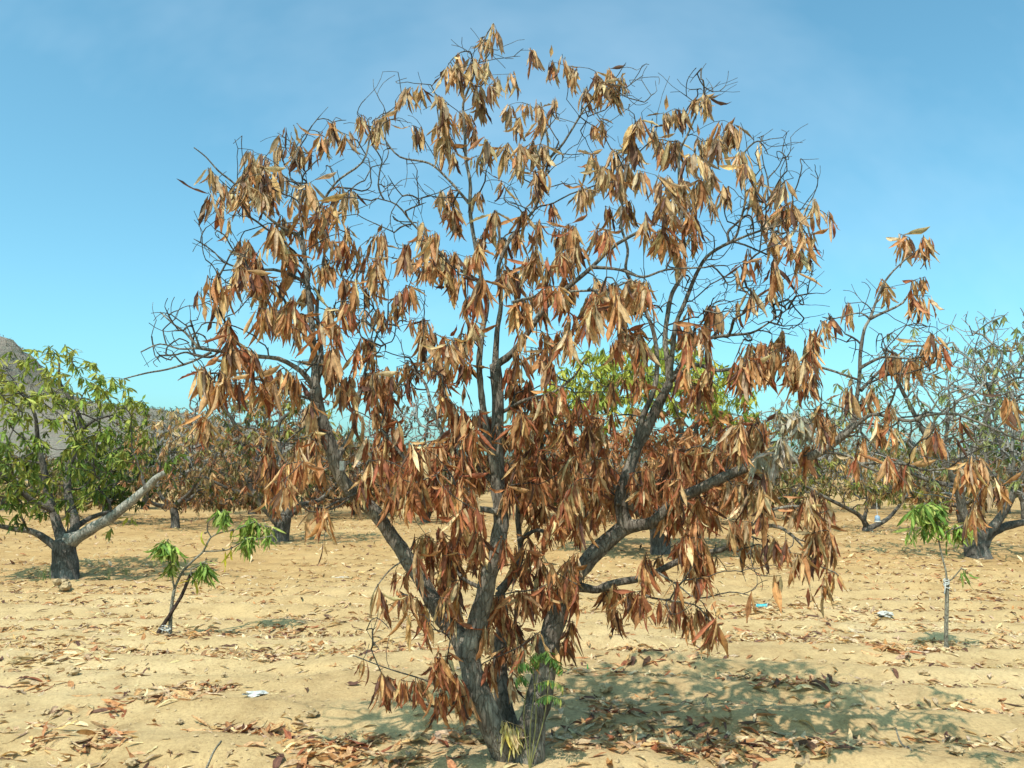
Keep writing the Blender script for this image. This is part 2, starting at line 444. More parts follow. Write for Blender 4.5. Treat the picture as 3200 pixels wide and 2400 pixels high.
class Leaves:
    """collects leaf placements; the largest become objects, the rest one mesh"""
    def __init__(s, templates): s.t = templates; s.M = []; s.p = []; s.k = []; s.c = []
    def add(s, pos, rot, size, c):
        s.M.append(rot * size); s.p.append(pos); s.k.append(int(rng.integers(len(s.t)))); s.c.append(c)
    def mass_mesh(s, name, idx, off):
        vs_, fs_, us_, cs_ = [], [], [], []; n = 0
        for k in idx:
            v, q, uv = s.t[s.k[k]]
            vs_.append(v @ s.M[k].T + s.p[k]); fs_.append(q + n); us_.append(uv); cs_.append(np.tile(s.c[k], (len(v), 1))); n += len(v)
        return fast_mesh(name, np.vstack(vs_) - np.asarray(off), np.vstack(fs_), True, np.vstack(us_), np.vstack(cs_))
_shared = {}
def template_meshes(templates, name, mat):
    key = (id(templates), mat.name)
    if key not in _shared:
        ms = []
        for v, q, uv in templates:
            me = fast_mesh(name, v, q, True, uv); me.materials.append(mat); ms.append(me)
        _shared[key] = ms
    return _shared[key]
def place_leaf(name, L, k, meshes, parent=None, off=(0, 0, 0)):
    o = bpy.data.objects.new(name, meshes[L.k[k]])
    col.objects.link(o)
    M = Matrix(L.M[k].tolist()).to_4x4(); M.translation = Vector((L.p[k] - np.asarray(off)).tolist())
    if parent: o.parent = parent
    o.matrix_basis = M
    o.color = (*[float(x) for x in L.c[k]], 1)
    return o
def rotz(a):
    c, s = math.cos(a), math.sin(a)
    return np.array([[c, -s, 0], [s, c, 0], [0, 0, 1.0]])
def roty(a):
    c, s = math.cos(a), math.sin(a)
    return np.array([[c, 0, s], [0, 1, 0], [-s, 0, c]])
def rotx(a):
    c, s = math.cos(a), math.sin(a)
    return np.array([[1, 0, 0], [0, c, -s], [0, s, c]])
def bunch(L, tip, tdir, n, size, colour, reach=0.07, jit=0.22):
    a0 = rng.uniform(0, 6.28)
    for j in range(n):
        a = a0 + j * 2.399 + rng.uniform(-0.3, 0.3)
        pos = tip - tdir * (j / max(n, 1)) * reach + rng.normal(0, 0.007, 3) * min(1, size / 0.15)
        R = rotz(a) @ rotx(rng.normal(0, jit * 1.3)) @ roty(rng.normal(0, jit))
        L.add(pos, R, size * rng.uniform(0.55, 1.2), colour())

# ------------------------------------------------------------------ tree builder
class Skeleton:
    def __init__(s): s.pos = []; s.dir = []; s.path = []; s.par = []; s.rad = []; s.chains = []; s.limbs = []
    def limb(s, pts, r0, r1, name='limb', step=0.05, power=1.0, start=None):
        n = max(2, int(np.linalg.norm(np.diff(pts, axis=0), axis=1).sum() / step / (len(pts) - 1)) + 1)
        c = catmull(pts, n)
        wob = np.stack([fbm(np.arange(len(c)) * 0.35 + rng.uniform(0, 99), np.zeros(len(c)), 2, q) for q in (1, 2, 3)], -1)
        env = np.sin(np.linspace(0, np.pi, len(c)))[:, None]
        c = c + wob * env * 0.02 * min(1.0, r0 / 0.05)
        t = np.linspace(0, 1, len(c)) ** power
        r = r0 * (1 - t) + r1 * t
        if name != 'trunk': r = r * (1 + 0.3 * np.exp(-np.linspace(0, 1, len(c)) * 14))       # swollen fork
        s.limbs.append((name, c, r))
        d = np.gradient(c, axis=0); d /= np.linalg.norm(d, axis=1)[:, None] + 1e-9
        p0 = 0.0
        if s.pos:
            k = int(np.argmin(np.linalg.norm(np.array(s.pos) - c[0], axis=1))); p0 = s.path[k]
        acc = p0
        for q in range(len(c)):
            if q: acc += np.linalg.norm(c[q] - c[q - 1])
            if q >= len(c) * (0.25 if name == 'trunk' else 0.08):
                s.pos.append(c[q]); s.dir.append(d[q]); s.path.append(acc); s.par.append(-1); s.rad.append(r[q])
    def grow(s, tips, bf=0.25, tip_r=0.003, up=0.25, curl=0.07, expo=2.4, maxr=0.03):
        """tips (n,3); returns for each the end direction"""
        tips = np.asarray(tips, float)
        base = np.array(s.pos)
        order = np.argsort([np.min(np.linalg.norm(base - t, axis=1)) for t in tips])
        cap = len(base) + len(tips) * 6
        pos = np.zeros((cap, 3)); pos[:len(base)] = base; path = np.zeros(cap); path[:len(base)] = s.path
        dr = np.zeros((cap, 3)); dr[:len(base)] = s.dir; par = np.full(cap, -1); n = len(base); nb = n
        ends = [None] * len(tips); chains = []
        for oi in order:
            t = tips[oi]
            v = t - pos[:n]; d = np.linalg.norm(v, axis=1) + 1e-6
            cosang = (v * dr[:n]).sum(1) / d
            cost = d * (1.25 - 0.35 * cosang) + bf * path[:n]
            k = int(np.argmin(cost)); dist = d[k]
            ctrl = pos[k] + dr[k] * dist * 0.16 + v[k] * 0.38 + rng.normal(0, curl * dist, 3) + np.array([0, 0, up * dist * 0.3 * rng.uniform(-0.6, 1)])
            m = 3 if dist < 0.15 else 4 if dist < 0.5 else 5
            tt = np.linspace(0, 1, m + 1)[1:, None]
            c = (1 - tt) ** 2 * pos[k] + 2 * tt * (1 - tt) * ctrl + tt ** 2 * t
            if m > 3: c[:-1] += rng.normal(0, 0.016 * dist, (m - 1, 3))
            ids = []
            prev = k; acc = path[k]
            for q in range(m):
                seg = c[q] - pos[prev]; l = np.linalg.norm(seg) + 1e-9; acc += l
                pos[n] = c[q]; dr[n] = seg / l; path[n] = acc; par[n] = prev; prev = n; ids.append(n); n += 1
            chains.append((k, ids)); ends[oi] = dr[n - 1] * min(1.0, max(0.25, np.linalg.norm(c[-1] - (c[-2] if m > 1 else pos[k])) * 1.3 / 0.12))    # short last internodes carry tighter bunches
        w = np.zeros(n)
        last = set(ids[-1] for k, ids in chains)
        for q in range(n - 1, nb - 1, -1):
            if q in last: w[q] += tip_r ** expo
            if par[q] >= nb: w[par[q]] += w[q]
        r = np.minimum(np.maximum(w, 1e-12) ** (1 / expo), maxr)
        s.chains = [(np.vstack([pos[[k]], pos[ids]]), np.concatenate([[r[ids[0]]], r[ids]])) for k, ids in chains]
        return ends

def tree_parts(root, sk, bark, twig, base, knots=0.25, sides=10, limb_name='limb', twig_sides=4, join=False):
    if join:
        T = Tubes()
        for name, c, r in sk.limbs: T.add(c, r, 7, knots)
        link('trunk', T.mesh('trunk', base), bark, root)
    else:
        T = Tubes()
        for name, c, r in sk.limbs:
            if name == 'trunk': T.add(c, r, 16, knots)
        link('trunk', T.mesh('trunk', base), bark, root)
        for name, c, r in sk.limbs:
            if name != 'trunk':
                T = Tubes(); T.add(c, r, sides, knots * 0.8); link(name, T.mesh(name, base), bark, root)
    if sk.chains:
        T = Tubes()
        for c, r in sk.chains: T.add(c, r, twig_sides, 0, cap=False)
        tag(link('twigs', T.mesh('twigs', base), twig, root), kind='stuff')

def palette(cols, w, jit=0.18):
    cols = np.array(cols); w = np.array(w, float); w /= w.sum()
    def f(bias=None):
        c = cols[rng.choice(len(cols), p=w)] * rng.uniform(1 - jit, 1 + jit)
        return c * np.array([1, rng.uniform(0.93, 1.07), rng.uniform(0.9, 1.1)])
    return f
TAN, ORANGE, RED, DARK, GREYTAN, PALE = (0.54, 0.335, 0.165), (0.45, 0.215, 0.092), (0.33, 0.115, 0.055), (0.14, 0.07, 0.048), (0.50, 0.36, 0.22), (0.66, 0.5, 0.29)
ASH, YELLOW = (0.46, 0.43, 0.36), (0.62, 0.5, 0.14)
GRN, GRN_D, GRN_Y, GRN_L = (0.12, 0.18, 0.03), (0.05, 0.09, 0.02), (0.36, 0.38, 0.08), (0.2, 0.29, 0.05)

# ------------------------------------------------------------------ the dying mango tree in front
D0 = MAIN_D
def trace(sk, pix, d, r0, r1, name='limb', **kw):
    """pix: photograph pixels; d: offsets of distance from the tree's base, spread along the limb; radii in photograph pixels"""
    d = np.interp(np.linspace(0, 1, len(pix)), np.linspace(0, 1, len(d)), d)
    pts = np.array([P(x, y, D0 + q) for (x, y), q in zip(pix, d)])
    s = D0 / F * (0.76 if name == 'trunk' or r0 > 25 else 0.62)
    sk.limb(pts, r0 * s, r1 * s, name, **kw)
sk = Skeleton()
trace(sk, [(1612, 2440), (1585, 2360), (1556, 2300), (1521, 2222), (1488, 2140), (1463, 2050), (1448, 2005)], [0, -.08, -.1, -.08], 84, 39, 'trunk', power=0.42)
trace(sk, [(1632, 2440), (1640, 2350), (1650, 2290), (1676, 2200), (1694, 2130), (1708, 2050), (1722, 1985), (1745, 1905), (1775, 1826), (1828, 1765), (1870, 1715), (1915, 1676), (1952, 1645)], [0.05, .1, .2, .25], 84, 31, 'trunk', power=0.36)
trace(sk, [(1625, 2420), (1608, 2320), (1580, 2220), (1564, 2124), (1566, 2020), (1570, 1945), (1562, 1850)], [0.1, .25, .35], 40, 20, 'trunk')
trace(sk, [(1650, 2420), (1668, 2320), (1672, 2250), (1668, 2203)], [-0.08, -.06], 52, 34, 'trunk')
# left stem
trace(sk, [(1461, 2043), (1429, 1985), (1374, 1912), (1326, 1836), (1271, 1744), (1228, 1679), (1174, 1603), (1098, 1533), (1062, 1485), (1034, 1396), (998, 1287), (985, 1215)], [-.08, .0, -.15], 36, 23)
trace(sk, [(985, 1215), (985, 1140), (976, 1050), (969, 946), (958, 865), (950, 790), (931, 735)], [-.15, -.05], 20, 8)
trace(sk, [(985, 1215), (1003, 1130), (998, 1044), (990, 960), (1005, 860), (1015, 780)], [-.15, .15], 16, 5)
trace(sk, [(985, 1215), (955, 1175), (920, 1145), (870, 1120), (810, 1114), (740, 1100), (694, 1098), (620, 1088)], [-.15, -.35], 14, 7)
trace(sk, [(620, 1088), (580, 1040), (545, 1015), (500, 975)], [-.35, -.4], 6, 3)
trace(sk, [(660, 1100), (600, 1130), (520, 1155), (460, 1165), (387, 1184)], [-.35, -.5], 6, 3)
trace(sk, [(620, 1088), (560, 1090), (500, 1075), (440, 1100)], [-.35, -.3], 5, 3)
trace(sk, [(625, 1090), (608, 1040), (595, 1000)], [-.35, -.45], 5, 4)
trace(sk, [(931, 735), (964, 697), (996, 654), (1024, 605), (1060, 560), (1132, 507), (1154, 437), (1151, 377)], [-.05, .1], 8, 4)
trace(sk, [(931, 735), (880, 710), (834, 675), (790, 627), (725, 567), (682, 534), (644, 491), (606, 461)], [-.05, -.3], 8, 2.6)
trace(sk, [(960, 885), (905, 858), (855, 843), (800, 845), (758, 838), (704, 822), (672, 790)], [-.07, -.4], 9, 3)
trace(sk, [(953, 800), (940, 700), (935, 620), (945, 560), (925, 500)], [-.05, .1], 8, 3)
trace(sk, [(1045, 1440), (1100, 1350), (1120, 1240), (1150, 1130), (1180, 1040)], [-.1, .35], 14, 5)
# centre stem
trace(sk, [(1461, 2043), (1488, 1961), (1510, 1880), (1526, 1804), (1548, 1739), (1564, 1663), (1564, 1581), (1555, 1516), (1553, 1389), (1555, 1244), (1548, 1140)], [-.08, -.15, -.1, 0], 41, 24)
trace(sk, [(1558, 1530), (1535, 1420), (1522, 1354), (1505, 1240), (1498, 1137), (1507, 1041), (1522, 945), (1505, 880), (1492, 800), (1480, 740), (1469, 651), (1469, 570), (1455, 488), (1453, 407), (1447, 325), (1474, 255), (1501, 179), (1518, 114), (1542, 75)], [-.12, -.2, -.05, 0, .1], 18, 3)
trace(sk, [(1548, 1140), (1600, 1105), (1648, 1041), (1700, 965), (1750, 918), (1793, 882), (1851, 834), (1914, 774), (1967, 740), (2039, 701), (2090, 640)], [0, -.3], 17, 6)
trace(sk, [(1548, 1140), (1553, 1041), (1565, 950), (1556, 850), (1577, 781), (1612, 722), (1665, 660), (1691, 597), (1713, 499), (1708, 412), (1690, 320)], [0, .25], 14, 4)
trace(sk, [(1713, 499), (1762, 445), (1822, 347), (1860, 300)], [.2, .15], 7, 4)
trace(sk, [(1500, 880), (1410, 825), (1350, 760), (1290, 700), (1240, 640), (1180, 620)], [0, -.2], 8, 3)
trace(sk, [(1470, 640), (1400, 560), (1340, 510), (1250, 490), (1200, 430), (1180, 370)], [.0, .1], 7, 3)
trace(sk, [(1851, 834), (1937, 843), (2010, 866), (2082, 843), (2203, 836)], [-.2, -.3], 8, 4)
trace(sk, [(1600, 945), (1700, 920), (1800, 910), (1900, 905), (1960, 880)], [-.5, -.55], 6, 4)
trace(sk, [(1553, 1516), (1480, 1450), (1400, 1385), (1353, 1282), (1329, 1200), (1296, 1165)], [-.1, .3], 14, 6)
trace(sk, [(1560, 1600), (1500, 1590), (1434, 1570), (1350, 1520), (1286, 1460), (1228, 1388), (1180, 1330)], [-.15, -.35], 15, 5)
trace(sk, [(1562, 1850), (1612, 1777), (1628, 1730), (1618, 1600), (1640, 1480), (1700, 1380), (1740, 1250)], [.35, .5], 22, 6)
trace(sk, [(1540, 1840), (1488, 1831), (1430, 1790), (1380, 1700)], [.2, .3], 14, 5)
trace(sk, [(1622, 1690), (1678, 1657), (1749, 1674), (1800, 1640)], [.4, .0], 12, 5)
trace(sk, [(1550, 1300), (1640, 1250), (1720, 1230), (1790, 1180), (1830, 1120)], [0, -.4], 9, 4)
# right stem
trace(sk, [(1955, 1646), (1940, 1581), (1947, 1523), (1962, 1475), (1988, 1403), (2024, 1340), (2063, 1253), (2092, 1195)], [.25, .2], 30, 20)
trace(sk, [(1985, 1400), (2008, 1306), (2034, 1244), (2050, 1186), (2053, 1109), (2044, 1041), (2019, 978), (2000, 921), (1957, 848), (1962, 779), (1940, 700), (1950, 600), (1960, 520)], [.2, .35], 16, 5)
trace(sk, [(2092, 1195), (2087, 1137), (2078, 1060), (2087, 983), (2101, 916), (2130, 860), (2140, 780), (2130, 680), (2122, 560), (2126, 475), (2155, 407), (2192, 320)], [.2, .3], 15, 4)
trace(sk, [(2092, 1195), (2100, 1110), (2111, 1017), (2140, 945), (2174, 860), (2208, 803), (2256, 769), (2295, 745), (2314, 692), (2330, 600), (2300, 500)], [.2, 0], 14, 4)
trace(sk, [(2256, 769), (2350, 730), (2450, 700), (2540, 680)], [0, -.2], 7, 3.5)
trace(sk, [(2092, 1195), (2130, 1137), (2164, 1089), (2203, 1060), (2275, 1048), (2347, 1041), (2400, 1010), (2463, 965)], [.2, -.1], 13, 3)
trace(sk, [(2095, 1190), (2121, 1171), (2174, 1140), (2236, 1157), (2300, 1152), (2400, 1151), (2517, 1142), (2582, 1153), (2680, 1186)], [.2, -.25], 12, 5)
trace(sk, [(1955, 1646), (2000, 1641), (2049, 1625), (2121, 1560), (2206, 1515), (2299, 1475), (2381, 1443), (2479, 1438), (2560, 1414), (2626, 1370), (2669, 1327)], [.25, 0, -.25], 27, 14)
trace(sk, [(2669, 1327), (2674, 1267), (2685, 1186), (2688, 1105), (2701, 1029), (2718, 996), (2740, 936), (2767, 877), (2805, 833), (2843, 801), (2886, 768)], [-.25, -.2], 11, 2.5)
trace(sk, [(2718, 996), (2767, 974), (2821, 947), (2850, 900)], [-.45, -.55], 7, 4)
trace(sk, [(2718, 996), (2690, 978), (2650, 985), (2610, 995)], [-.45, -.35], 4, 3)
trace(sk, [(2688, 1150), (2760, 1115), (2843, 1121), (2908, 1108), (2978, 1083)], [-.4, -.6], 7, 3)
trace(sk, [(2690, 1220), (2760, 1148), (2820, 1100)], [-.4, -.3], 8, 4)
trace(sk, [(2640, 1360), (2718, 1297), (2788, 1305), (2848, 1316), (2897, 1297), (2995, 1295), (3087, 1333), (3195, 1376), (3300, 1400)], [-.35, -.8], 9, 4)
trace(sk, [(2580, 1412), (2653, 1425), (2702, 1457), (2788, 1490)], [-.35, -.7], 8, 4)
trace(sk, [(2690, 1450), (2760, 1445), (2832, 1452), (2900, 1470), (3000, 1460), (3060, 1500)], [-.5, -.9], 7, 3)
# low right limb
trace(sk, [(1770, 1832), (1825, 1836), (1868, 1842), (1922, 1820), (2000, 1809), (2054, 1788), (2109, 1760), (2180, 1735), (2255, 1717), (2293, 1690), (2353, 1663), (2402, 1644), (2440, 1649), (2477, 1674)], [.25, .1, -.3], 22, 7)
trace(sk, [(2300, 1685), (2342, 1647), (2380, 1609), (2434, 1587), (2500, 1582), (2550, 1600)], [-.2, -.4], 9, 5)
trace(sk, [(2477, 1674), (2520, 1720), (2543, 1760), (2608, 1788), (2620, 1800)], [-.3, -.4], 5, 3)
trace(sk, [(2054, 1788), (2120, 1830), (2180, 1870), (2280, 1850), (2340, 1860)], [-.05, -.2], 5, 2.5)
trace(sk, [(2000, 1809), (2020, 1860), (2080, 1875), (2170, 1890), (2210, 1930)], [.0, -.3], 6, 3)
# low left branches
trace(sk, [(1490, 2232), (1434, 2195), (1380, 2211), (1326, 2200), (1271, 2184), (1228, 2146), (1195, 2108), (1160, 2030)], [-.1, -.35], 7, 2.6)
trace(sk, [(1455, 2185), (1407, 2162), (1326, 2124), (1217, 2091), (1103, 2048)], [-.15, -.3], 5, 2.4)
trace(sk, [(1110, 1545), (1075, 1560), (1045, 1572), (1018, 1588)], [-.1, -.4], 6, 4)
trace(sk, [(1090, 1560), (1040, 1590), (965, 1598), (920, 1550), (880, 1508)], [-.3, -.7], 4, 3)
trace(sk, [(1271, 1744), (1220, 1780), (1180, 1830), (1165, 1860)], [-.1, -.3], 4, 2.5)
trace(sk, [(1000, 1300), (930, 1350), (880, 1400), (860, 1480)], [-.15, -.5], 4, 2.5)
trace(sk, [(990, 1250), (900, 1230), (800, 1210), (700, 1200), (640, 1190)], [-.15, -.4], 7, 3)
trace(sk, [(700, 1202), (690, 1260), (640, 1300)], [-.35, -.5], 3, 2.5)

for q in range(26):                                         # stubs of cut and broken twigs
    nm, c_, r_ = sk.limbs[int(rng.integers(4, len(sk.limbs)))]
    if r_[0] < 0.014: continue
    j = int(rng.integers(1, max(2, len(c_) - 2))); v_ = rng.normal(0, 1, 3); v_[2] = abs(v_[2]); v_ /= np.linalg.norm(v_)
    sk.limbs.append(('stub', np.array([c_[j], c_[j] + v_ * r_[j] * 1.2, c_[j] + v_ * (r_[j] * 1.3 + rng.uniform(.015, .06))]), np.array([1, .8, .6]) * r_[j] * rng.uniform(.3, .5)))
# leaf bunches, read off the photograph in enlarged views: (origin x, origin y, enlargement): u,v,leaves[kind]
BUNCH = {
(1100, 0, 1.843): """815,135,2 835,180,2 740,220,5 800,225,5 600,320,5 540,400,5 690,330,6 780,350,6 840,440,5 620,390,6 1050,290,7 940,430,5 1140,350,6
1230,380,8 1210,310,2 1290,400,5 1400,410,9 1480,390,12 1560,440,8 1440,470,12 1350,500,8 1500,500,9 340,500,5 400,510,4 480,540,7 530,580,7 740,500,8 800,500,7 740,580,8
620,640,7 690,670,8 980,590,6 1060,590,8 1170,560,6 1070,680,8 940,690,7 880,620,5 500,690,5 530,760,7 340,720,4 400,730,4 200,650,4 150,680,4 140,740,4 50,660,3 250,580,1
700,770,8 760,790,8 900,820,8 960,830,9 1030,830,9 1090,830,7 520,830,6 580,870,5 760,890,6 940,900,6 1100,970,4 1040,990,7 880,1050,3 500,1110,4 740,1100,7 570,1080,4 1040,1080,6
540,1180,8 590,1200,8 820,1210,7 1160,1170,6 1340,1090,6 1000,1200,6 1080,1260,7 620,1290,7 410,1280,3 490,1340,6 770,1320,9 970,1330,10 1270,1300,9 1200,1350,8 850,1370,8 400,1390,8
300,1420,8 520,1440,8 580,1450,8 440,1530,8 1460,1320,4 1400,1340,5 1060,1420,8 730,1400,8 150,1500,5 160,1350,5 1000,1480,8 1120,1480,7 1220,1440,8 1320,1420,6 660,1480,7 350,1480,7 450,1410,6""",
(1750, 200, 2.0737): """890,210,7 930,200,8 970,220,7 740,290,7 800,280,6 670,330,7 530,350,9 600,410,6 1130,410,11 1060,450,8 970,470,8 1000,480,6 930,500,5 1060,365,2 1170,380,1
620,490,8 700,500,8 760,510,7 660,580,8 720,600,9 820,590,8 870,590,6 450,470,7 500,540,5 235,410,5 290,400,6 230,590,7 330,550,6 280,670,7 440,650,8 500,690,8 380,670,6 230,720,6
160,790,6 190,800,4 400,760,6 330,700,5 1170,560,6 1200,640,8 1150,620,7 960,650,6 920,740,8 880,760,6 980,720,5 1060,780,5 1250,760,5 1310,710,3 700,720,8 780,730,8 620,720,6 740,800,8
690,860,9 740,870,10 790,870,8 640,880,7 820,940,6 700,950,8 640,1070,7 700,1090,7 740,1110,6 600,1100,7 860,1080,6 890,1080,4 780,1230,5 560,960,6 460,880,5 410,930,5 440,960,3
1400,790,7 1440,760,3 1470,750,2 1350,790,2 1290,920,4 1310,970,4 1400,960,5 1450,940,6 1500,900,5 1530,920,3 1590,970,2 1690,950,6 1740,950,3 1770,1020,2 1550,1030,4 1370,1090,5 1400,1110,5
1470,1100,5 1640,1080,4 1610,1100,3 1560,1200,4 1500,1180,3 1540,1210,3 1610,1220,2 1530,1350,2 1400,1200,2 1240,1190,2 1240,1280,5 1270,1270,4 1150,1330,2 1380,1310,6 1400,1330,4 1380,1410,5
1240,1440,5 1160,1540,3 980,1560,5 1000,1570,3 840,1560,2 900,820,4 970,860,4 1090,800,3 880,920,3 980,910,2 1640,860,3 1290,500,1 70,1030,8 110,1040,6 30,1100,7 230,1060,6 290,1090,5 330,1120,3
290,920,4 100,1150,7 20,1200,7 60,1280,7 240,1400,5 300,1400,6 360,1420,5 500,1400,8 540,1420,6 460,1440,5 270,1480,8 200,1500,8 430,1470,5 350,1500,6 100,1430,6 20,1400,8""",
(400, 350, 1.8437): """1170,80,8 1110,130,4 1140,160,3 1240,120,4 1280,110,2 1320,10,3 1420,90,5 1450,40,4 850,190,5 940,140,2 910,90,1 860,120,1 990,205,14 1060,220,2 720,220,3 770,250,6
780,310,8 720,260,5 670,350,8 700,360,5 860,320,5 880,360,4 820,370,4 770,400,7 830,450,6 460,320,3 500,360,3 540,400,4 600,440,6 650,470,6 680,500,5 740,420,5 760,460,5 820,500,5 460,460,3
530,510,3 570,620,2 980,410,3 1030,420,4 1060,400,4 1080,500,4 1230,420,4 1200,470,3 1290,440,5 1310,470,3 1260,520,2 1120,540,6 1150,560,5 940,520,3 1000,540,3 1200,610,2 1100,600,6
1140,600,5 890,600,4 810,640,6 850,660,6 910,640,5 960,690,3 1080,680,6 1120,690,5 1150,720,3 1030,740,3 1180,740,2 1270,660,5 1250,750,5 1300,750,4 1270,800,6 1340,770,2 1440,700,4 1450,770,3
1380,830,3 1350,870,2 1440,860,6 1420,920,4 680,730,6 640,760,5 720,780,6 760,790,6 850,720,5 890,740,8 930,780,7 900,820,7 940,860,7 660,830,5 700,830,5 770,860,4 640,900,6 670,910,5 620,940,4
720,920,5 760,930,5 800,940,6 840,960,6 510,900,3 530,950,4 560,1010,4 590,1020,3 460,940,1 410,1040,2 440,1080,1 500,1100,2 740,1010,5 720,990,3 870,970,5 1050,870,5 1090,890,7 1130,850,6 1190,870,2
1240,970,4 1270,955,9 1310,970,4 1270,1090,5 1290,1100,4 1390,1030,5 1450,990,4 1450,1130,5 1360,1130,3 1350,1170,2 1030,980,4 1010,1010,4 900,1080,6 950,1060,6 750,1130,8 800,1100,7 830,1090,6
780,1180,7 870,1210,6 910,1120,6 960,1170,6 1000,1160,6 1110,1210,4 1150,1120,6 1190,1120,4 1210,1240,6 1180,1230,6 940,1230,5 580,1180,4 560,1210,4 520,1180,1 590,1280,6 600,1320,6 650,1350,6
700,1360,7 720,1400,4 570,1380,4 420,1460,5 440,1480,4 480,1480,3 560,1430,6 530,1500,6 500,1550,6 570,1530,5 460,1560,4 650,1560,6 720,1540,6 800,1500,7 860,1500,7 900,1520,7 930,1500,6 960,1540,5
840,1560,6 780,1570,6 1000,1540,4 1160,1360,6 1200,1350,6 1180,1400,6 1160,1450,6 1340,1290,7 1370,1310,7 1330,1380,4 1400,1370,4 1420,1400,4 1220,1490,6 1280,1520,6 1340,1520,7 1380,1500,5 1190,1560,5
1250,1560,6 1430,1500,5""",
(500, 1100, 2.552): """340,540,10 400,555,9 870,1040,4 960,1040,6 1000,1080,5 1190,1260,3 820,680,5 850,700,3 890,670,1 830,810,6 880,830,6 1110,750,3 1050,850,7 1130,870,7 1190,700,8 1230,700,8 1200,870,6
1200,430,4 1180,480,2 1320,1245,4 1310,1500,1""",
(900, 800, 2.0737): """900,50,7 940,70,5 1020,60,6 1050,20,6 1110,120,7 1060,160,7 1260,130,7 1240,180,5 1200,260,7 1160,280,7 1440,90,8 1410,130,5 1500,100,6 760,190,6 700,230,6 740,260,6 620,350,5 650,360,4 790,400,3
870,410,6 920,420,6 880,470,6 960,500,8 1000,520,8 1060,540,6 1040,600,7 980,600,7 1010,680,8 1050,700,6 960,700,5 1000,780,8 1030,800,7 980,880,7 1020,900,7 1050,950,5 1120,500,7 1150,560,6 1090,560,7
1130,640,6 1160,700,5 1170,400,5 1220,430,5 1120,800,3 1410,740,7 1440,800,8 1500,860,10 1470,900,9 1560,930,8 640,720,4 700,720,4 780,680,4 820,700,4 680,770,3 770,790,4 840,690,3 900,680,3 730,830,3
500,780,6 560,760,6 600,800,6 550,850,6 620,870,6 380,820,6 340,840,6 420,850,6 520,920,5 580,960,6 640,940,6 700,1060,4 740,1080,4 430,1000,4 410,1020,3 140,1000,3 180,1090,5 200,1110,4 150,1200,4
100,1180,4 70,1230,3 180,1300,4 100,1330,4 30,1340,5 60,1300,4 600,1120,5 640,1150,6 660,1190,6 720,1210,7 790,1220,8 830,1210,8 870,1230,7 900,1240,7 960,1290,7 930,1200,7 1000,1200,7 1040,1150,7
1100,1010,8 1150,1010,8 1200,1020,8 1250,1000,6 1180,1080,8 1130,1090,7 1230,1110,7 1180,1240,8 1220,1260,7 1280,1290,7 1130,1250,6 1340,1040,7 1360,1100,5 1490,1130,8 1520,1020,8 1560,1050,8 1480,1060,7
1600,1100,8 1640,1000,6 1460,1220,8 1560,1230,8 1520,1170,8 1620,1260,8 1400,1340,8 1430,1360,6 1500,1350,8 1570,1330,8 1640,1360,8 1540,1450,8 1480,1440,8 1620,1480,8 860,1400,9 820,1410,6 960,1420,9
930,1440,6 1010,1440,6 1130,1420,5 500,1440,6 480,1460,4 550,1250,5 600,1290,6 640,1350,5 560,1380,5 680,1340,5 730,1400,5 600,1490,6 660,1560,6 700,1540,6 760,1560,6 430,1560,4 500,1180,3 530,1330,4
1080,1330,6 1060,1200,6 1150,1340,6 1250,1380,6 780,1320,6 850,1310,6 1080,1480,6 1200,1500,6""",
(1600, 800, 2.0737): """30,100,10 250,170,8 210,200,8 300,200,7 350,240,8 520,270,9 560,250,9 600,280,9 640,210,6 670,180,5 540,330,7 490,310,5 780,160,8 830,160,7 880,190,6 800,240,7 760,280,6 870,290,2 920,320,1
690,300,4 720,380,6 690,430,6 740,470,7 700,500,6 790,480,5 830,480,6 860,560,6 820,570,5 680,560,5 640,560,4 420,400,7 460,420,6 380,480,6 320,480,7 350,520,6 300,560,5 230,510,5 220,600,6 240,680,5
200,680,4 160,600,4 30,280,8 70,300,8 20,400,8 60,480,7 10,600,7 20,690,6 150,280,6 200,330,6 100,800,9 60,840,9 20,820,8 110,880,8 240,890,7 200,910,7 160,900,7 260,960,5 700,790,6 660,800,4 820,740,6
850,780,6 800,800,5 1150,440,7 1190,450,7 1220,490,6 1250,530,4 1100,440,5 1110,520,5 1240,580,5 1130,550,4 1100,720,4 1130,760,5 1150,840,7 1190,880,7 1260,850,5 1290,830,7 1220,780,7 1270,780,6
1290,700,4 1440,750,5 1490,740,5 1520,690,6 1560,600,5 1600,620,5 1640,580,5 1540,700,5 1620,760,4 30,1000,9 60,1020,8 90,1060,8 200,960,8 240,980,6 40,1120,9 120,1180,8 200,1230,8 300,1100,7
330,1140,8 480,1110,7 530,1090,8 560,1110,6 500,1170,8 430,1300,7 400,1220,6 60,1290,8 120,1300,8 200,1330,8 260,1330,7 320,1310,8 360,1320,6 60,1430,9 20,1450,9 120,1430,9 180,1430,9 240,1440,9
300,1440,9 370,1430,8 430,1400,8 540,1310,8 620,1310,8 600,1350,6 560,1400,8 480,1460,8 540,1490,7 640,1530,5 860,1370,9 830,1400,8 890,1400,7 950,1460,6 900,1500,7 840,1510,8 1040,1250,8 1020,1280,6
1110,1290,7 1060,1330,7 1140,1350,6 1200,1220,7 1230,1230,6 1180,1260,7 1280,1330,5 1310,1270,5 1350,1340,6 1400,1280,7 1440,1220,6 1490,1250,6 1520,1200,7 1560,1100,6 1600,1080,6 1480,1080,6
1400,1100,6 1340,1080,5 1620,1160,6 1380,1400,6 1450,1480,8 1510,1470,8 1570,1490,8 1620,1500,8 1400,1500,7 1650,1400,6 1100,1450,5 1000,1450,5 780,1420,6 450,960,6 380,1010,6 330,880,5 560,880,5 650,1000,4""",
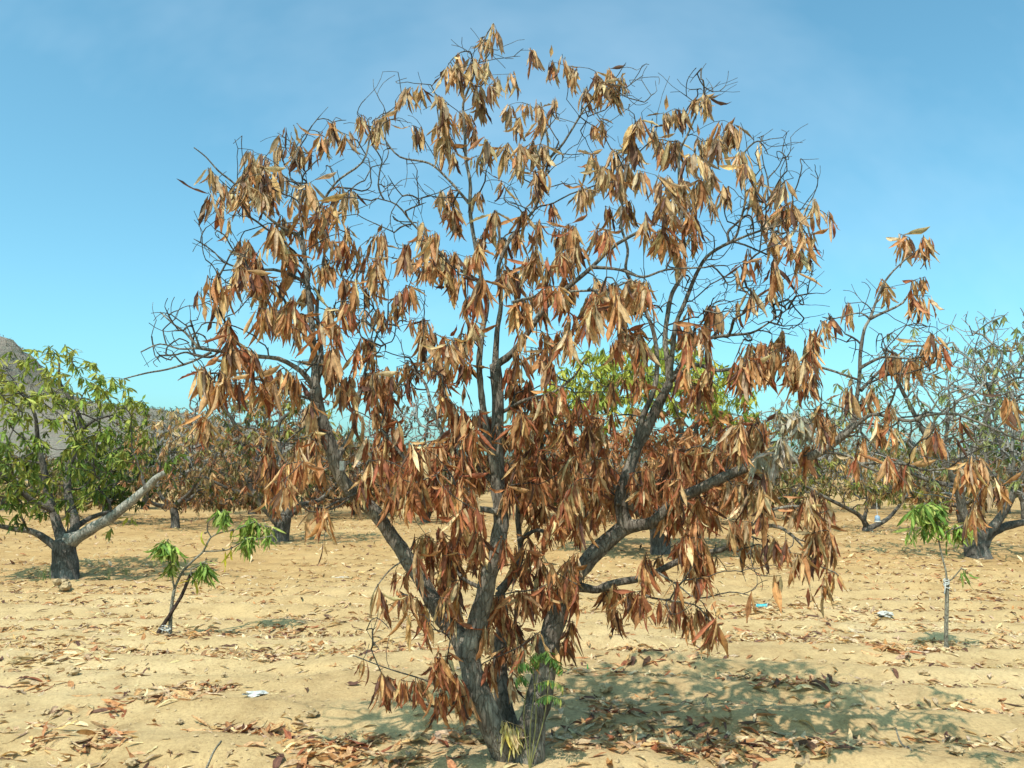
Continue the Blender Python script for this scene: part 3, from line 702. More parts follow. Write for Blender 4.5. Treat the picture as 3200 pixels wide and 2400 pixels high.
(2300, 600, 1.843): """940,240,12 1080,250,5 1120,270,10 1060,330,5 830,500,9 880,550,2 1090,490,13 1010,570,8 1060,590,12 1120,600,3 630,640,8 540,700,4 490,750,7 530,770,6 450,800,6 480,820,8 420,840,6 440,900,6
410,920,6 390,960,6 1130,800,4 1100,870,7 1070,890,7 1040,930,6 1160,870,5 930,940,6 900,930,6 870,960,5 1000,980,4 960,980,4 270,810,5 180,880,8 210,880,7 250,900,6 310,900,6 340,920,4 150,970,6
190,990,5 290,990,9 330,990,8 350,1020,6 380,1040,5 370,1060,6 410,1080,6 450,1040,4 30,950,6 60,960,6 90,880,6 80,1000,6 30,1010,6 640,1150,7 610,1160,4 790,1150,9 750,1190,7 890,1220,7 800,1280,3
890,1350,9 870,1360,7 340,1260,12g 300,1280,11g 390,1290,9g 360,1310,11g 250,1420,13g 280,1440,10g 470,1250,8 520,1260,7 440,1260,5 500,1350,8 540,1360,6 570,1340,4 400,1440,6 390,1470,5 120,1500,9g
150,1560,9g 240,1500,8g 30,1320,8 70,1330,8 120,1300,7 20,1400,8 160,1320,7 1290,1330,6 1270,1420,3 1560,1170,6 1600,1200,5 1540,1200,4 1150,1360,6 1140,1400,5 1080,1420,5 740,1430,5 750,1420,4 690,1500,6
680,1540,5 650,1530,4 870,1520,6 880,1560,5 960,1570,5 940,1600,6 990,1590,5 1400,1520,8 1380,1540,8 1340,1570,8 1420,1560,7 1300,1600,6""",
(2000, 1500, 1.843): """30,30,8 60,20,7 0,60,8 140,10,6 180,30,6 320,200,7 280,140,6 400,150,7 420,170,6 350,130,7 230,110,6 180,130,8 160,180,8 210,210,8 300,220,8 330,290,8 280,300,8 240,330,8 350,330,8 220,360,7
380,360,7 310,370,8 300,440,8 330,480,8 280,470,7 380,460,7 430,430,4 350,540,6 390,560,6 320,560,6 30,420,7 10,490,7 60,470,6 120,440,4 210,570,2 110,680,3 150,700,3 190,690,5 230,690,5 0,640,3
320,750,7 290,780,5 390,790,7 440,790,7 420,830,6 370,830,5 550,220,8 520,230,6 590,240,5 540,40,8 600,30,7 650,60,6 700,60,6 720,30,6 740,90,5 640,120,5 720,180,3 960,110,9 940,120,7 990,140,6
900,170,6 870,120,4 1000,60,7 1040,80,8 1070,120,8 1030,190,8 1000,230,7 1060,220,8 1090,170,7 1040,290,8 1080,290,8 990,310,7 960,320,6 1110,310,6 1050,370,6 790,370,9 830,380,7 930,430,9 960,440,7
810,550,2 1070,530,4 1060,590,5 1120,530,4 980,640,1 1090,440,2 600,350,4 680,370,4 740,320,2 640,640,1 1920,150,10 1950,180,8 1880,220,7 2080,30,9 2100,20,7 2000,10,6 1960,60,5""",
(1000, 1500, 1.843): """30,160,4 540,20,9 570,10,7 640,0,8 650,30,6 700,60,6 730,60,5 770,200,7 800,190,6 860,180,8 900,200,6 940,190,6 830,20,5 1100,30,9 1150,10,9 1200,20,9 1250,20,9 1300,20,9 1350,10,9 1400,30,9
1450,30,9 1560,60,9 1600,20,9 1650,50,8 1500,100,9 1400,130,9 1450,160,9 1500,200,9 1550,180,8 1620,140,8 1300,140,8 1240,130,8 1180,140,8 1340,200,8 1420,220,8 1480,260,8 1240,240,6 1300,260,6
630,300,7 680,270,7 660,340,8 640,380,7 700,340,7 800,300,10 780,330,8 830,330,7 890,290,7 910,310,8 880,330,6 940,370,5 720,400,8 780,410,8 700,440,8 740,480,8 640,450,7 800,470,8 860,440,8 680,520,8
740,560,9 720,590,8 690,600,7 790,570,8 840,560,7 760,640,8 800,680,8 740,680,7 720,740,6 780,760,5 560,400,5 580,360,4 540,330,4 430,540,3 480,540,4 460,640,5 470,660,4 520,650,4 330,600,4 560,680,3
610,720,2 510,760,2 630,810,2 610,820,2 1080,340,6 1130,380,8 1170,400,7 1100,440,6 1200,340,6 1240,370,6 1280,450,6 1300,500,6 1330,480,5 1180,480,6 1220,520,6 1180,640,8 1150,650,6 1200,660,6
1280,620,8 1250,640,6 1310,600,6 1340,640,6 1360,560,6 1410,480,7 1450,460,7 1480,420,8 1440,530,8 1490,480,7 1400,560,6 1480,600,6 1410,640,4 1470,640,4 1000,700,9 1020,730,8 980,740,6 1060,660,6
1080,690,6 1050,760,8 1100,780,6 1140,820,7 1100,850,8 1060,870,8 1010,880,7 980,860,7 1150,880,7 1100,930,7 1050,940,7 1150,960,5 1180,970,5 1220,880,5 1270,870,3 1110,1000,5 1030,1010,6 1000,1020,6
990,1030,5 1470,820,5 1450,850,4 1420,900,5 1400,950,3 1350,970,3 660,1020,8 690,1030,7 740,980,6 720,1040,6 640,1050,3 740,1100,5 780,1140,5 810,1180,6 790,1120,5 360,1120,8 390,1130,8 430,1150,8
460,1150,7 340,1150,3 550,1160,6 580,1160,7 600,1180,5 690,1210,6 720,1220,5 660,1240,3 250,1030,2 850,1240,3 820,1250,4 1000,1270,3y 1060,1390,7y 1080,1400,6y 1100,1440,5y 1160,1430,4y 1100,1150,4
1070,1150,4 1200,930,4 1700,620,7 1730,630,6 1640,600,4 1660,640,3 1720,760,6 1690,770,4 1770,650,6 1800,640,6 1830,650,5""",
}
limb_px = np.array(sk.pos)
def to_px(p):
    q = p - np.array([0, 0, CAM_H]); z = q[..., 1] * CP + q[..., 2] * SP; y = -q[..., 1] * SP + q[..., 2] * CP
    return np.stack([W / 2 + F * q[..., 0] / z, H / 2 - F * y / z], -1)
limb_xy = to_px(limb_px)
tips, info = [], []
for (ox, oy, sc), txt in BUNCH.items():
    for w_ in txt.split():
        kind = w_[-1] if w_[-1] in 'gy' else ''
        u_, v_, n_l = w_.rstrip('gy').split(',')
        px, py, n_l = ox + float(u_) / sc, oy + float(v_) / sc, int(n_l)
        dd = np.hypot(limb_xy[:, 0] - px, limb_xy[:, 1] - py)
        near = np.argsort(dd)[:6]
        y0 = float(np.average(limb_px[near, 1], weights=1 / (dd[near] + 20)))
        edge = np.hypot((px - 1600) / 1150, (py - 1150) / 1050)
        spread = 0.62 * math.sqrt(max(0.1, 1 - min(edge, 1) ** 2)) + 0.04
        if kind: spread = 0.12
        d_ = y0 + rng.uniform(-1.05, 0.8) * spread
        if py > 1980: d_ = np.clip(d_, D0 - 0.45, D0 + 0.5)
        if kind == 'g': d_ = y0 - 0.12 + rng.uniform(-.1, .1)
        if kind == 'y': d_ = D0 - 0.12 + rng.uniform(-.05, .05)
        t = P(px, py, d_)
        t[2] = max(t[2], 0.12)
        tips.append(t); info.append((n_l, kind, px, py))
# bare twigs: (centre x, centre y, half width, half height, how many)
for cx, cy, rx_, ry_, n_t in [(2330, 820, 260, 220, 110), (2250, 1000, 280, 110, 70), (2420, 620, 130, 200, 40), (2480, 490, 120, 90, 12), (1980, 300, 90, 80, 14), (2210, 280, 130, 60, 12),
                              (1900, 430, 180, 120, 34), (1350, 560, 170, 130, 26), (1180, 700, 150, 130, 26), (1250, 320, 120, 120, 12), (1050, 480, 160, 110, 30), (820, 560, 160, 120, 24), (700, 760, 110, 130, 22),
                              (560, 1030, 110, 90, 20), (560, 1130, 120, 50, 14), (720, 960, 100, 120, 18), (1200, 1010, 160, 170, 40), (1650, 560, 150, 130, 24), (1500, 180, 160, 90, 12), (1950, 960, 140, 120, 26),
                              (2520, 1000, 120, 80, 16), (2700, 1060, 90, 200, 22), (2850, 1130, 120, 120, 22), (2950, 1370, 180, 110, 26), (2600, 1320, 120, 90, 14), (850, 1180, 200, 60, 18), (1080, 900, 130, 150, 22),
                              (1260, 1180, 100, 90, 18), (2420, 1780, 150, 90, 12), (2100, 1900, 150, 60, 8), (1320, 1950, 110, 80, 6), (1850, 1250, 160, 120, 16), (1180, 2020, 50, 60, 4)]:
    for q in range(int(n_t * 2.5)):
        a, r_ = rng.uniform(0, 6.283), math.sqrt(rng.random())
        px, py = cx + rx_ * r_ * math.cos(a), cy + ry_ * r_ * math.sin(a)
        dd = np.hypot(limb_xy[:, 0] - px, limb_xy[:, 1] - py); k = np.argmin(dd)
        tips.append(P(px, py, limb_px[k, 1] + rng.uniform(-0.4, 0.5)) + [0, 0, rng.uniform(0, 0.08)]); info.append((0, '', px, py))
ends = sk.grow(tips, bf=0.12, tip_r=0.0017, up=0.3, maxr=0.012)
tree = thing('mango_tree', (*MAIN[:2], float(gh(*MAIN[:2]))), 'dying mango tree full of hanging dry brown leaves, forking from the ground into several stems', 'tree')
B0 = np.array(tree.location)
tree_parts(tree, sk, BARK, TWIG, B0, 0.28, 12)
up_pal = palette([TAN, GREYTAN, ORANGE, DARK, PALE, (0.3, 0.2, 0.13)], [4.5, 5, 2, 1.8, 1.6, 2])
mid_pal = palette([TAN, ORANGE, RED, DARK, GREYTAN, PALE], [4, 3.6, 1.8, 1.4, 1.6, 0.8])
low_pal = palette([TAN, ORANGE, RED, DARK, PALE], [2.6, 4, 3.6, 1.2, 0.8])
ash_pal = palette([ASH, GREYTAN], [5, 1]); yel_pal = palette([PALE, YELLOW, (0.55, 0.46, 0.2)], [2, 1.5, 2])
ML = Leaves(DRY)
for t, e, (n_l, kind, px, py) in zip(tips, ends, info):
    if n_l == 0: continue
    cen = abs(px - 1700) < 520
    pal = ash_pal if kind == 'g' else yel_pal if kind == 'y' else up_pal if py < 620 else (low_pal if py > 1150 and cen else mid_pal)
    tint = rng.uniform(0.85, 1.15)
    right = px > 2560 and kind == ''
    n2 = max(1, int(round(n_l * (1.35 if right else 2.3 if py < 700 else 2.15))))
    bunch(ML, t, e, n2, rng.uniform(0.114, 0.175) * (0.9 if right else 1), lambda: pal() * tint, min(0.12, 0.05 + 0.011 * n_l), 0.17)
PM = np.array(ML.p); 
pxm = to_px(PM)
for k in range(len(PM)):                                    # leaves never reach into the soil
    ext = ML.M[k] @ ML.t[ML.k[k]][0].T
    zmin = ML.p[k][2] + ext[2].min()
    if zmin < 0.03: ML.p[k] = ML.p[k] + np.array([0, 0, 0.03 - zmin])
inside = (pxm[:, 0] > 0) & (pxm[:, 0] < W) & (pxm[:, 1] > 0) & (pxm[:, 1] < H - 60)
score = np.array([np.linalg.norm(m[:, 0]) for m in ML.M]) / PM[:, 1] ** 2.5 * inside
order = np.argsort(-score)
ms = template_meshes(DRY, 'leaf', LEAF_O)
for k in order[:300]: place_leaf('leaf', ML, k, ms, tree, B0)
fo = link('foliage', ML.mass_mesh('foliage', order[300:], B0), LEAF_A, tree)
tag(fo, 'mass of dry brown hanging leaves', kind='stuff')

# ------------------------------------------------------------------ trees around it
def ell_tips(n, c, rad, hollow=0.3, flat=0.45):
    out = []
    while len(out) < n:
        v = rng.normal(0, 1, 3); v /= np.linalg.norm(v)
        r = (hollow ** 3 + (1 - hollow ** 3) * rng.random()) ** (1 / 3)
        v = v * r
        if v[2] < 0: v[2] *= flat * 2
        out.append(c + v * rad)
    return np.array(out)
def bg_tree(label, base_px, crown, depth_r, n_tip, leafy, nleaf, pal, size=0.2, r_px=30, forks=4, trunk_h=0.6, templ=None, singles=0, limbs=None, pal_top=None,
            twig=None, at=None, name='mango_tree', group=None, topfrac=0.35, tip_r=0.004, hollow=0.35, extra=()):
    """base_px: foot of the trunk in the photograph; crown: x0, x1, y0, y1 of its crown there"""
    g = G(*base_px) if at is None else np.array([at[0], at[1], 0.0])
    d = g[1]; s = d / F
    g[2] = float(gh(g[0], g[1]))
    x0, x1, y0, y1 = crown
    a, b = P(x0, y1, d), P(x1, y0, d)
    c = (a + b) / 2; rad = np.array([(b[0] - a[0]) / 2, depth_r, (b[2] - a[2]) / 2])
    sk = Skeleton()
    r0 = r_px * s
    if limbs:
        for pix, dd, ra, rb, nm in limbs:
            dd = np.interp(np.linspace(0, 1, len(pix)), np.linspace(0, 1, len(dd)), dd)
            sk.limb(np.array([P(x, y, d + q) for (x, y), q in zip(pix, dd)]), power=0.45 if nm == 'trunk' else 1.0, r0=ra * s * (0.86 if nm == 'trunk' else 0.7), r1=rb * s * (0.86 if nm == 'trunk' else 0.7), name=nm, step=0.1 if nm != 'trunk' else 0.05)
    else:
        top = g + np.array([rng.uniform(-.1, .1), rng.uniform(-.1, .1), trunk_h])
        sk.limb(np.array([g - [0, 0, .15], (g + top) / 2 + rng.normal(0, .04, 3), top]), r0 * 1.15, r0 * 0.85, 'trunk', step=0.1)
        a0 = rng.uniform(0, 6.28)
        for k in range(forks):
            an = a0 + k * 6.283 / forks + rng.uniform(-.4, .4)
            e = c + np.array([math.cos(an) * rad[0] * 0.6, math.sin(an) * rad[1] * 0.6, rng.uniform(-0.25, 0.5) * rad[2]])
            m = top * 0.55 + e * 0.45 + np.array([math.cos(an) * .2, math.sin(an) * .2, -0.1 * rad[2]]) + rng.normal(0, .1, 3)
            sk.limb(np.array([top - [0, 0, 0.05], m, e]), r0 * 0.6, r0 * 0.16, 'limb', step=0.12)
    tips = ell_tips(n_tip, c, rad, hollow)
    tips[:, 2] = np.maximum(tips[:, 2], 0.35 + 0.3 * rng.random(len(tips)))
    if len(extra): tips = np.vstack([tips, np.array([P(x, y, d + q) for x, y, q in extra])])
    ends = sk.grow(tips, bf=0.15, tip_r=tip_r, up=0.3, maxr=r0 * 0.35)
    root = thing(name, g, label, 'tree', group)
    tree_parts(root, sk, BARK_FAR, twig or TWIG, g, 0.25, 8, twig_sides=3)
    L = Leaves(templ or DRY_LO)
    ztop = c[2] + rad[2] * (1 - 2 * topfrac)
    for t, e in zip(tips, ends):
        if rng.random() > leafy: continue
        pl = pal_top if (pal_top and t[2] + rng.normal(0, .15) * rad[2] > ztop) else pal
        q = pl(); 
        bunch(L, t, e, max(1, int(rng.normal(nleaf, nleaf * 0.3))), size, lambda: q * 0.6 + pl() * 0.4, 0.12, 0.3)
    if L.p:
        o = np.argsort(np.array(L.p)[:, 1])
        if singles:
            msh = template_meshes(L.t, 'leaf', LEAF_O)
            pp = to_px(np.array(L.p)); vis = [k for k in o if 0 < pp[k, 0] < W and 0 < pp[k, 1] < H]
            first = vis[:singles]; fs = set(first)
            for k in first: place_leaf('leaf', L, k, msh, root, g)
            o = [k for k in o if k not in fs]
        if len(o):
            tag(link('foliage', L.mass_mesh('foliage', o, g), LEAF_A, root), kind='stuff')
    return root
green = palette([GRN, GRN_D, GRN_Y, GRN_L], [3.4, 3, 3.2, 2]); green_top = palette([GRN_Y, GRN_L, GRN, (0.36, 0.34, 0.09)], [4, 2, 1.5, 1.5])
brown = palette([TAN, ORANGE, RED, DARK, GRN_D, (0.17, 0.155, 0.07)], [1.6, 2.2, 1.2, 2, 2.2, 2.6]); redbrown = palette([ORANGE, RED, TAN, DARK], [3, 3.5, 1.8, 1])
dull = palette([(0.2, 0.17, 0.07), GRN_D, (0.28, 0.16, 0.07), GRN_Y, TAN], [2, 2, 2, 1, 1]); straw = palette([PALE, TAN, GRN_Y, ORANGE], [2.5, 2.5, 1.5, 2])
sparse_green = palette([(0.3, 0.31, 0.12), (0.18, 0.23, 0.08), (0.2, 0.21, 0.11), (0.4, 0.24, 0.12)], [2, 2, 3, 1.2])

# green tree with the pale broken limb
gt = bg_tree('half green mango tree with a pale broken limb reaching out beside the leaning sapling', (203, 1806), (-190, 480, 1085, 1640), 1.7, 480, 0.95, 9, green, 0.17, 40, templ=GREEN, singles=300, pal_top=green_top, hollow=0.45, topfrac=0.42,
        limbs=[([(203, 1822), (203, 1800), (205, 1765), (201, 1720), (205, 1690)], [0], 58, 36, 'trunk'),
               ([(190, 1725), (150, 1690), (100, 1660), (40, 1652), (-80, 1625)], [0, -.3], 19, 9, 'limb'),
               ([(200, 1695), (178, 1640), (165, 1590), (145, 1520), (135, 1450), (118, 1380), (110, 1300), (75, 1230)], [0, .2, -.1], 24, 5, 'limb'),
               ([(165, 1592), (110, 1570), (60, 1530), (0, 1480), (-90, 1400)], [0.1, -.5], 16, 6, 'limb'),
               ([(215, 1690), (250, 1675), (300, 1645), (350, 1615), (400, 1575), (450, 1530), (485, 1497), (512, 1478)], [0, -.4], 30, 11, 'limb'),
               ([(455, 1525), (447, 1505), (443, 1488)], [-.33, -.33], 9, 4, 'limb'),
               ([(210, 1690), (235, 1640), (215, 1560), (212, 1480), (240, 1400), (255, 1330), (235, 1270), (190, 1200), (185, 1120)], [0, .5, .2], 22, 4, 'limb'),
               ([(255, 1340), (300, 1310), (340, 1300)], [.3, .5], 9, 4, 'limb'),
               ([(230, 1650), (280, 1620), (340, 1600), (400, 1590)], [0.2, 0.9], 14, 6, 'limb')],
        extra=[(150, 1080, 0), (205, 1075, .1), (235, 1090, .1), (180, 1110, 0), (290, 1130, .1), (260, 1150, 0), (90, 1110, -.2), (70, 1130, 0), (310, 1200, .2), (330, 1240, 0), (140, 1150, 0), (225, 1130, 0), (520, 1440, -.4), (560, 1420, -.4), (640, 1405, -.4), (350, 1660, -.2), (420, 1620, 0), (20, 1560, -.3), (60, 1580, -.4), (0, 1610, -.4), (100, 1500, -.5), (40, 1500, -.5), (90, 1570, -.6), (130, 1610, -.4), (20, 1450, -.4), (60, 1430, -.6), (150, 1540, -.5), (30, 1640, -.5), (75, 1630, -.4), (250, 1560, -.5), (300, 1540, -.5), (330, 1490, -.4), (270, 1470, -.6)])
lm = [c for c in gt.children if c.name.startswith('limb')][3]
lm.data.materials.clear(); lm.data.materials.append(PALEWOOD); lm['label'] = 'pale grey broken limb with peeling bark'
# brown tree left of the front tree
bg_tree('brown leaved mango tree with a short forked trunk behind the leaning sapling', (868, 1694), (600, 1150, 1215, 1635), 2.0, 560, 0.75, 10, brown, 0.2, 36, pal_top=dull,
        limbs=[([(866, 1706), (872, 1680), (882, 1645), (890, 1612)], [0], 44, 25, 'trunk'), ([(880, 1640), (842, 1600), (800, 1550), (775, 1490), (765, 1420), (740, 1340), (700, 1270)], [0, -.4], 22, 6, 'limb'),
               ([(888, 1620), (905, 1560), (890, 1480), (870, 1390), (875, 1320), (920, 1280)], [0, .2], 18, 6, 'limb'), ([(892, 1620), (940, 1580), (1000, 1560), (1080, 1480)], [0, .6], 16, 6, 'limb'),
               ([(800, 1550), (720, 1530), (640, 1490)], [-.2, -.9], 10, 5, 'limb')])
# grey right-hand tree
bg_tree('large nearly bare grey mango tree with a stout trunk behind the staked sapling', (3055, 1738), (2610, 3560, 965, 1620), 2.4, 1500, 0.28, 6, sparse_green, 0.19, 38, twig=TWIG_PALE, pal_top=sparse_green, tip_r=0.007, hollow=0.2,
        limbs=[([(3056, 1752), (3054, 1730), (3048, 1695), (3040, 1658)], [0], 54, 32, 'trunk'), ([(3040, 1670), (3010, 1600), (2990, 1520), (2930, 1420), (2860, 1300), (2800, 1180), (2760, 1090)], [0, -.5], 22, 5, 'limb'),
               ([(3045, 1660), (3055, 1580), (3080, 1480), (3070, 1350), (3100, 1250), (3060, 1150)], [0, .5], 22, 4, 'limb'), ([(3060, 1690), (3110, 1640), (3150, 1580), (3190, 1480), (3250, 1370), (3240, 1230)], [0, -.3], 24, 4, 'limb'),
               ([(3070, 1700), (3110, 1660), (3200, 1632), (3330, 1620), (3480, 1560)], [0, .3], 22, 9, 'limb'), ([(2990, 1520), (2900, 1500), (2780, 1440), (2690, 1350)], [-.3, .5], 12, 5, 'limb')])
bg_tree('russet leaved mango tree with yellow green top behind the dying tree', (2062, 1728), (1640, 2390, 1050, 1660), 2.2, 1350, 0.97, 10, redbrown, 0.22, 30, pal_top=palette([(0.38, 0.42, 0.07), GRN_L, (0.46, 0.42, 0.08), GRN], [4, 2, 3, 1]), topfrac=0.4, hollow=0.5)
bg_tree('low mango tree with a V shaped trunk and a hanging trap', (2712, 1660), (2450, 3010, 1365, 1600), 2.3, 460, 0.85, 8, dull, 0.2, 22, tip_r=0.005,
        limbs=[([(2712, 1668), (2712, 1655), (2714, 1645)], [0], 20, 17, 'trunk'), ([(2712, 1650), (2690, 1615), (2650, 1590), (2590, 1560), (2520, 1520)], [0, -.4], 13, 5, 'limb'),
               ([(2716, 1650), (2760, 1630), (2795, 1600), (2840, 1540), (2880, 1480)], [0, .3], 12, 4, 'limb'), ([(2700, 1630), (2710, 1560), (2690, 1480)], [0, .4], 9, 4, 'limb')])
bg_tree('straw coloured mango tree between the green tree and the brown tree', (545, 1652), (385, 760, 1265, 1630), 2.4, 460, 0.85, 8, palette([TAN, ORANGE, (0.2, 0.17, 0.07), GRN_D, RED, DARK], [1.6, 1.8, 3, 2.5, .8, 1.5]), 0.2, 13, pal_top=straw, forks=5, tip_r=0.005)
def far(label, px, d, crown, n, leafy, pal, **kw):
    bg_tree(label, None, crown, 2.6, int(n * 1.65), leafy, 10, pal, kw.pop('size', 0.25), 12, at=((px - W / 2) * d / F / CP, d), templ=kw.pop('templ', DRY_LO), tip_r=kw.pop('tip_r', 0.009), **kw)
far('tall bare grey tree with reddish tips behind the brown tree', 800, 33, (540, 1060, 1140, 1560), 700, 0.16, palette([RED, ORANGE, DARK], [2, 2, 1]), twig=TWIG_PALE, tip_r=0.015)
far('far bare twiggy tree seen left of the centre stem', 1300, 38, (1100, 1500, 1215, 1570), 560, 0.16, brown, twig=TWIG_PALE, tip_r=0.017)
far('far dark green mango tree behind the left tree', 360, 27, (230, 520, 1330, 1610), 240, 0.9, palette([GRN, GRN_D], [1, 2]), templ=GREEN_LO)
far('far dull green tree at the foot of the hill', 40, 36, (-160, 240, 1390, 1590), 220, 0.9, dull, templ=GREEN_LO)
far('far brown tree in the row behind the brown tree', 1010, 30, (860, 1220, 1330, 1610), 240, 0.85, brown)
far('far rust brown tree beneath the left stem of the dying tree', 1330, 28, (1180, 1520, 1375, 1615), 240, 0.85, palette([DARK, RED, ORANGE, GRN_D], [2, 2, 2, 2]))
far('far brown tree behind the forked base of the dying tree', 1640, 31, (1470, 1820, 1350, 1600), 220, 0.85, brown)
far('far olive tree right of the russet tree', 2400, 30, (2230, 2580, 1370, 1610), 240, 0.85, dull)
far('far bright green tree at the edge of the grey tree', 3120, 34, (2960, 3330, 1300, 1590), 260, 0.9, palette([GRN, GRN_L, GRN_D], [2, 1, 2]), templ=GREEN_LO)
far('far grey brown tree behind the low V trunk tree', 2720, 38, (2520, 2960, 1330, 1580), 260, 0.6, dull, twig=TWIG_PALE)
far('far brown tree beyond the grey tree trunk', 2990, 27, (2850, 3200, 1400, 1610), 200, 0.7, brown)
far('far bare grey crown rising beyond the grey tree', 3180, 30, (2960, 3500, 1000, 1500), 620, 0.2, sparse_green, twig=TWIG_PALE, tip_r=0.015)
far('far ochre tree in the row behind the straw coloured tree', 640, 40, (470, 820, 1350, 1590), 220, 0.85, palette([TAN, (0.2, 0.17, 0.07), GRN_D], [1, 2, 2]))
far('far dim olive tree closing the row behind the centre', 1950, 42, (1740, 2200, 1330, 1580), 220, 0.85, dull)
far('far dense brown tree low behind the leaning sapling', 700, 29, (560, 900, 1420, 1625), 260, 0.95, brown)
far('far dense olive brown tree low behind the green tree', 250, 31, (80, 420, 1420, 1620), 240, 0.95, dull)
far('far dense russet tree low behind the low right limb', 2200, 27, (2030, 2400, 1400, 1630), 260, 0.95, redbrown)
far('far low grey brown tree beyond the staked sapling', 2860, 33, (2700, 3060, 1400, 1610), 240, 0.8, dull, twig=TWIG_PALE)
far('far low brown tree left of the russet tree', 1790, 29, (1620, 1960, 1420, 1625), 260, 0.95, brown)
far('far low dark tree between the left stem and the brown tree', 1120, 33, (960, 1300, 1420, 1615), 260, 0.95, palette([DARK, GRN_D, ORANGE], [1, 1, 1]))
far('far grey leafless tree right of the russet tree', 2480, 35, (2300, 2700, 1230, 1580), 480, 0.25, dull, twig=TWIG_PALE, tip_r=0.015)
far('far grey leafless tree left of the straw coloured tree', 470, 38, (330, 620, 1255, 1580), 420, 0.3, dull, twig=TWIG_PALE, tip_r=0.015)
far('far dim brown tree closing the row left of the centre', 1480, 46, (1250, 1700, 1380, 1570), 220, 0.85, brown)

# scrub on the hill
L = Leaves(GREEN_LO)
hp = palette([(0.11, 0.115, 0.065), (0.15, 0.135, 0.09), (0.08, 0.09, 0.05), (0.2, 0.17, 0.12)], [2, 2, 1, 1])
for q in range(2600):
    x = rng.uniform(-330, 60); y = HILL_D + rng.uniform(-120, 10) * rng.random() ** 0.7
    z = float(hill_z(np.array([x]), np.array([y]))[0])
    c_ = hp(); s_ = rng.uniform(0.5, 1.7)
    for j in range(6):
        v = rng.normal(0, 0.5, 3) * s_
        L.add(np.array([x, y, z + 0.5 * s_]) + v * [1, 1, 0.6], rotz(rng.uniform(0, 6.28)) @ roty(rng.uniform(-1.5, 1.5)), s_ * 1.3, c_ * rng.uniform(0.8, 1.2))
tag(link('scrub', L.mass_mesh('scrub', range(len(L.p)), (0, 0, 0)), LEAF_A), 'grey green scrub dotted over the distant hill', 'scrub', kind='stuff')

# ------------------------------------------------------------------ saplings
sap_pal = palette([(0.2, 0.31, 0.055), (0.28, 0.37, 0.08), (0.12, 0.21, 0.04), (0.36, 0.39, 0.11), (0.38, 0.36, 0.1)], [3, 3, 2.4, 1.5, .6]); sap_yel = palette([(0.55, 0.5, 0.05), (0.45, 0.46, 0.06)], [1, 1])
def sapling(label, base_px, stems, bunches, singles=300, size=0.18):
    g = G(*base_px); d = g[1]; s = d / F; g[2] = float(gh(g[0], g[1]))
    root = thing('mango_sapling', g, label, 'sapling')
    lift = np.array([0, 0, g[2]])
    T = Tubes(); pts_all = []; cps = []
    for pix, dd, ra, rb in stems:
        dd = np.interp(np.linspace(0, 1, len(pix)), np.linspace(0, 1, len(dd)), dd)
        c = catmull([P(x, y, d + q) + lift for (x, y), q in zip(pix, dd)], 5)
        T.add(c, np.linspace(ra * s * .8, rb * s * .8, len(c)), 7, 0.1); cps.append(c)
    L = Leaves(SAP); allc = np.vstack(cps)
    for px, py, n, k in bunches:
        t = P(px, py, d) + lift
        j = int(np.argmin(np.linalg.norm(allc - t, axis=1)))
        t[1] = allc[j][1] + rng.uniform(-.06, .06)
        c = catmull([allc[j], (allc[j] + t) / 2 + rng.normal(0, .012, 3) + [0, 0, .01], t], 4)
        T.add(c, np.linspace(2.4 * s, 1.6 * s, len(c)), 5)
        e = c[-1] - c[-2]; e /= np.linalg.norm(e)
        pal = sap_yel if k == 'y' else sap_pal
        bunch(L, t, e, n if k == 'y' else int(n * 2.1), size * (1.25 if k == 'y' else 1), pal, 0.09, 0.32)
    link('stem', T.mesh('stem', g), SAPBARK, root)
    msh = template_meshes(SAP, 'leaf', LEAF_O)
    o = np.argsort(np.array(L.p)[:, 1])
    for k in o[:singles]: place_leaf('leaf', L, k, msh, root, g)
    if len(o) > singles: tag(link('foliage', L.mass_mesh('foliage', o[singles:], g), LEAF_A, root), kind='stuff')
    return root, g, d, s, lift
root, g, d, s, lift = sapling('leaning young mango sapling propped by a dark stick in the sand', (531, 1988),
    [([(531, 1996), (533, 1940), (538, 1890), (545, 1850)], [0], 8, 6), ([(545, 1850), (538, 1812), (534, 1775), (534, 1725)], [0, -.05], 4, 2.5),
     ([(545, 1850), (560, 1815), (577, 1787), (613, 1752), (634, 1733), (651, 1700), (659, 1687)], [0, .05], 5, 3.4), ([(659, 1687), (648, 1665), (653, 1638), (690, 1612)], [.05, .0], 2.8, 2),
     ([(659, 1687), (690, 1673), (737, 1664), (775, 1648)], [.05, .15], 2.8, 2), ([(636, 1732), (680, 1731), (716, 1725), (765, 1698)], [.04, .1], 3, 2),
     ([(575, 1790), (605, 1785), (640, 1765)], [.02, -.1], 3, 2)],
    [(534, 1705, 22, ''), (510, 1712, 14, ''), (560, 1712, 14, ''), (540, 1690, 14, ''), (525, 1765, 8, ''), (550, 1770, 7, ''), (640, 1765, 16, ''), (660, 1768, 12, ''), (620, 1778, 10, ''), (655, 1790, 6, ''),
     (685, 1615, 12, ''), (700, 1605, 10, ''), (715, 1620, 10, ''), (770, 1648, 14, ''), (785, 1640, 10, ''), (760, 1660, 8, ''), (765, 1698, 14, ''), (790, 1690, 10, ''), (750, 1710, 6, ''), (805, 1655, 8, ''), (830, 1660, 9, ''),
     (845, 1685, 5, ''), (713, 1676, 2, 'y'), (608, 1822, 2, 'y'), (720, 1728, 2, 'y'), (700, 1730, 1, 'y'), (640, 1672, 1, 'y')])
st = link('stick', None); bpy.data.objects.remove(st)
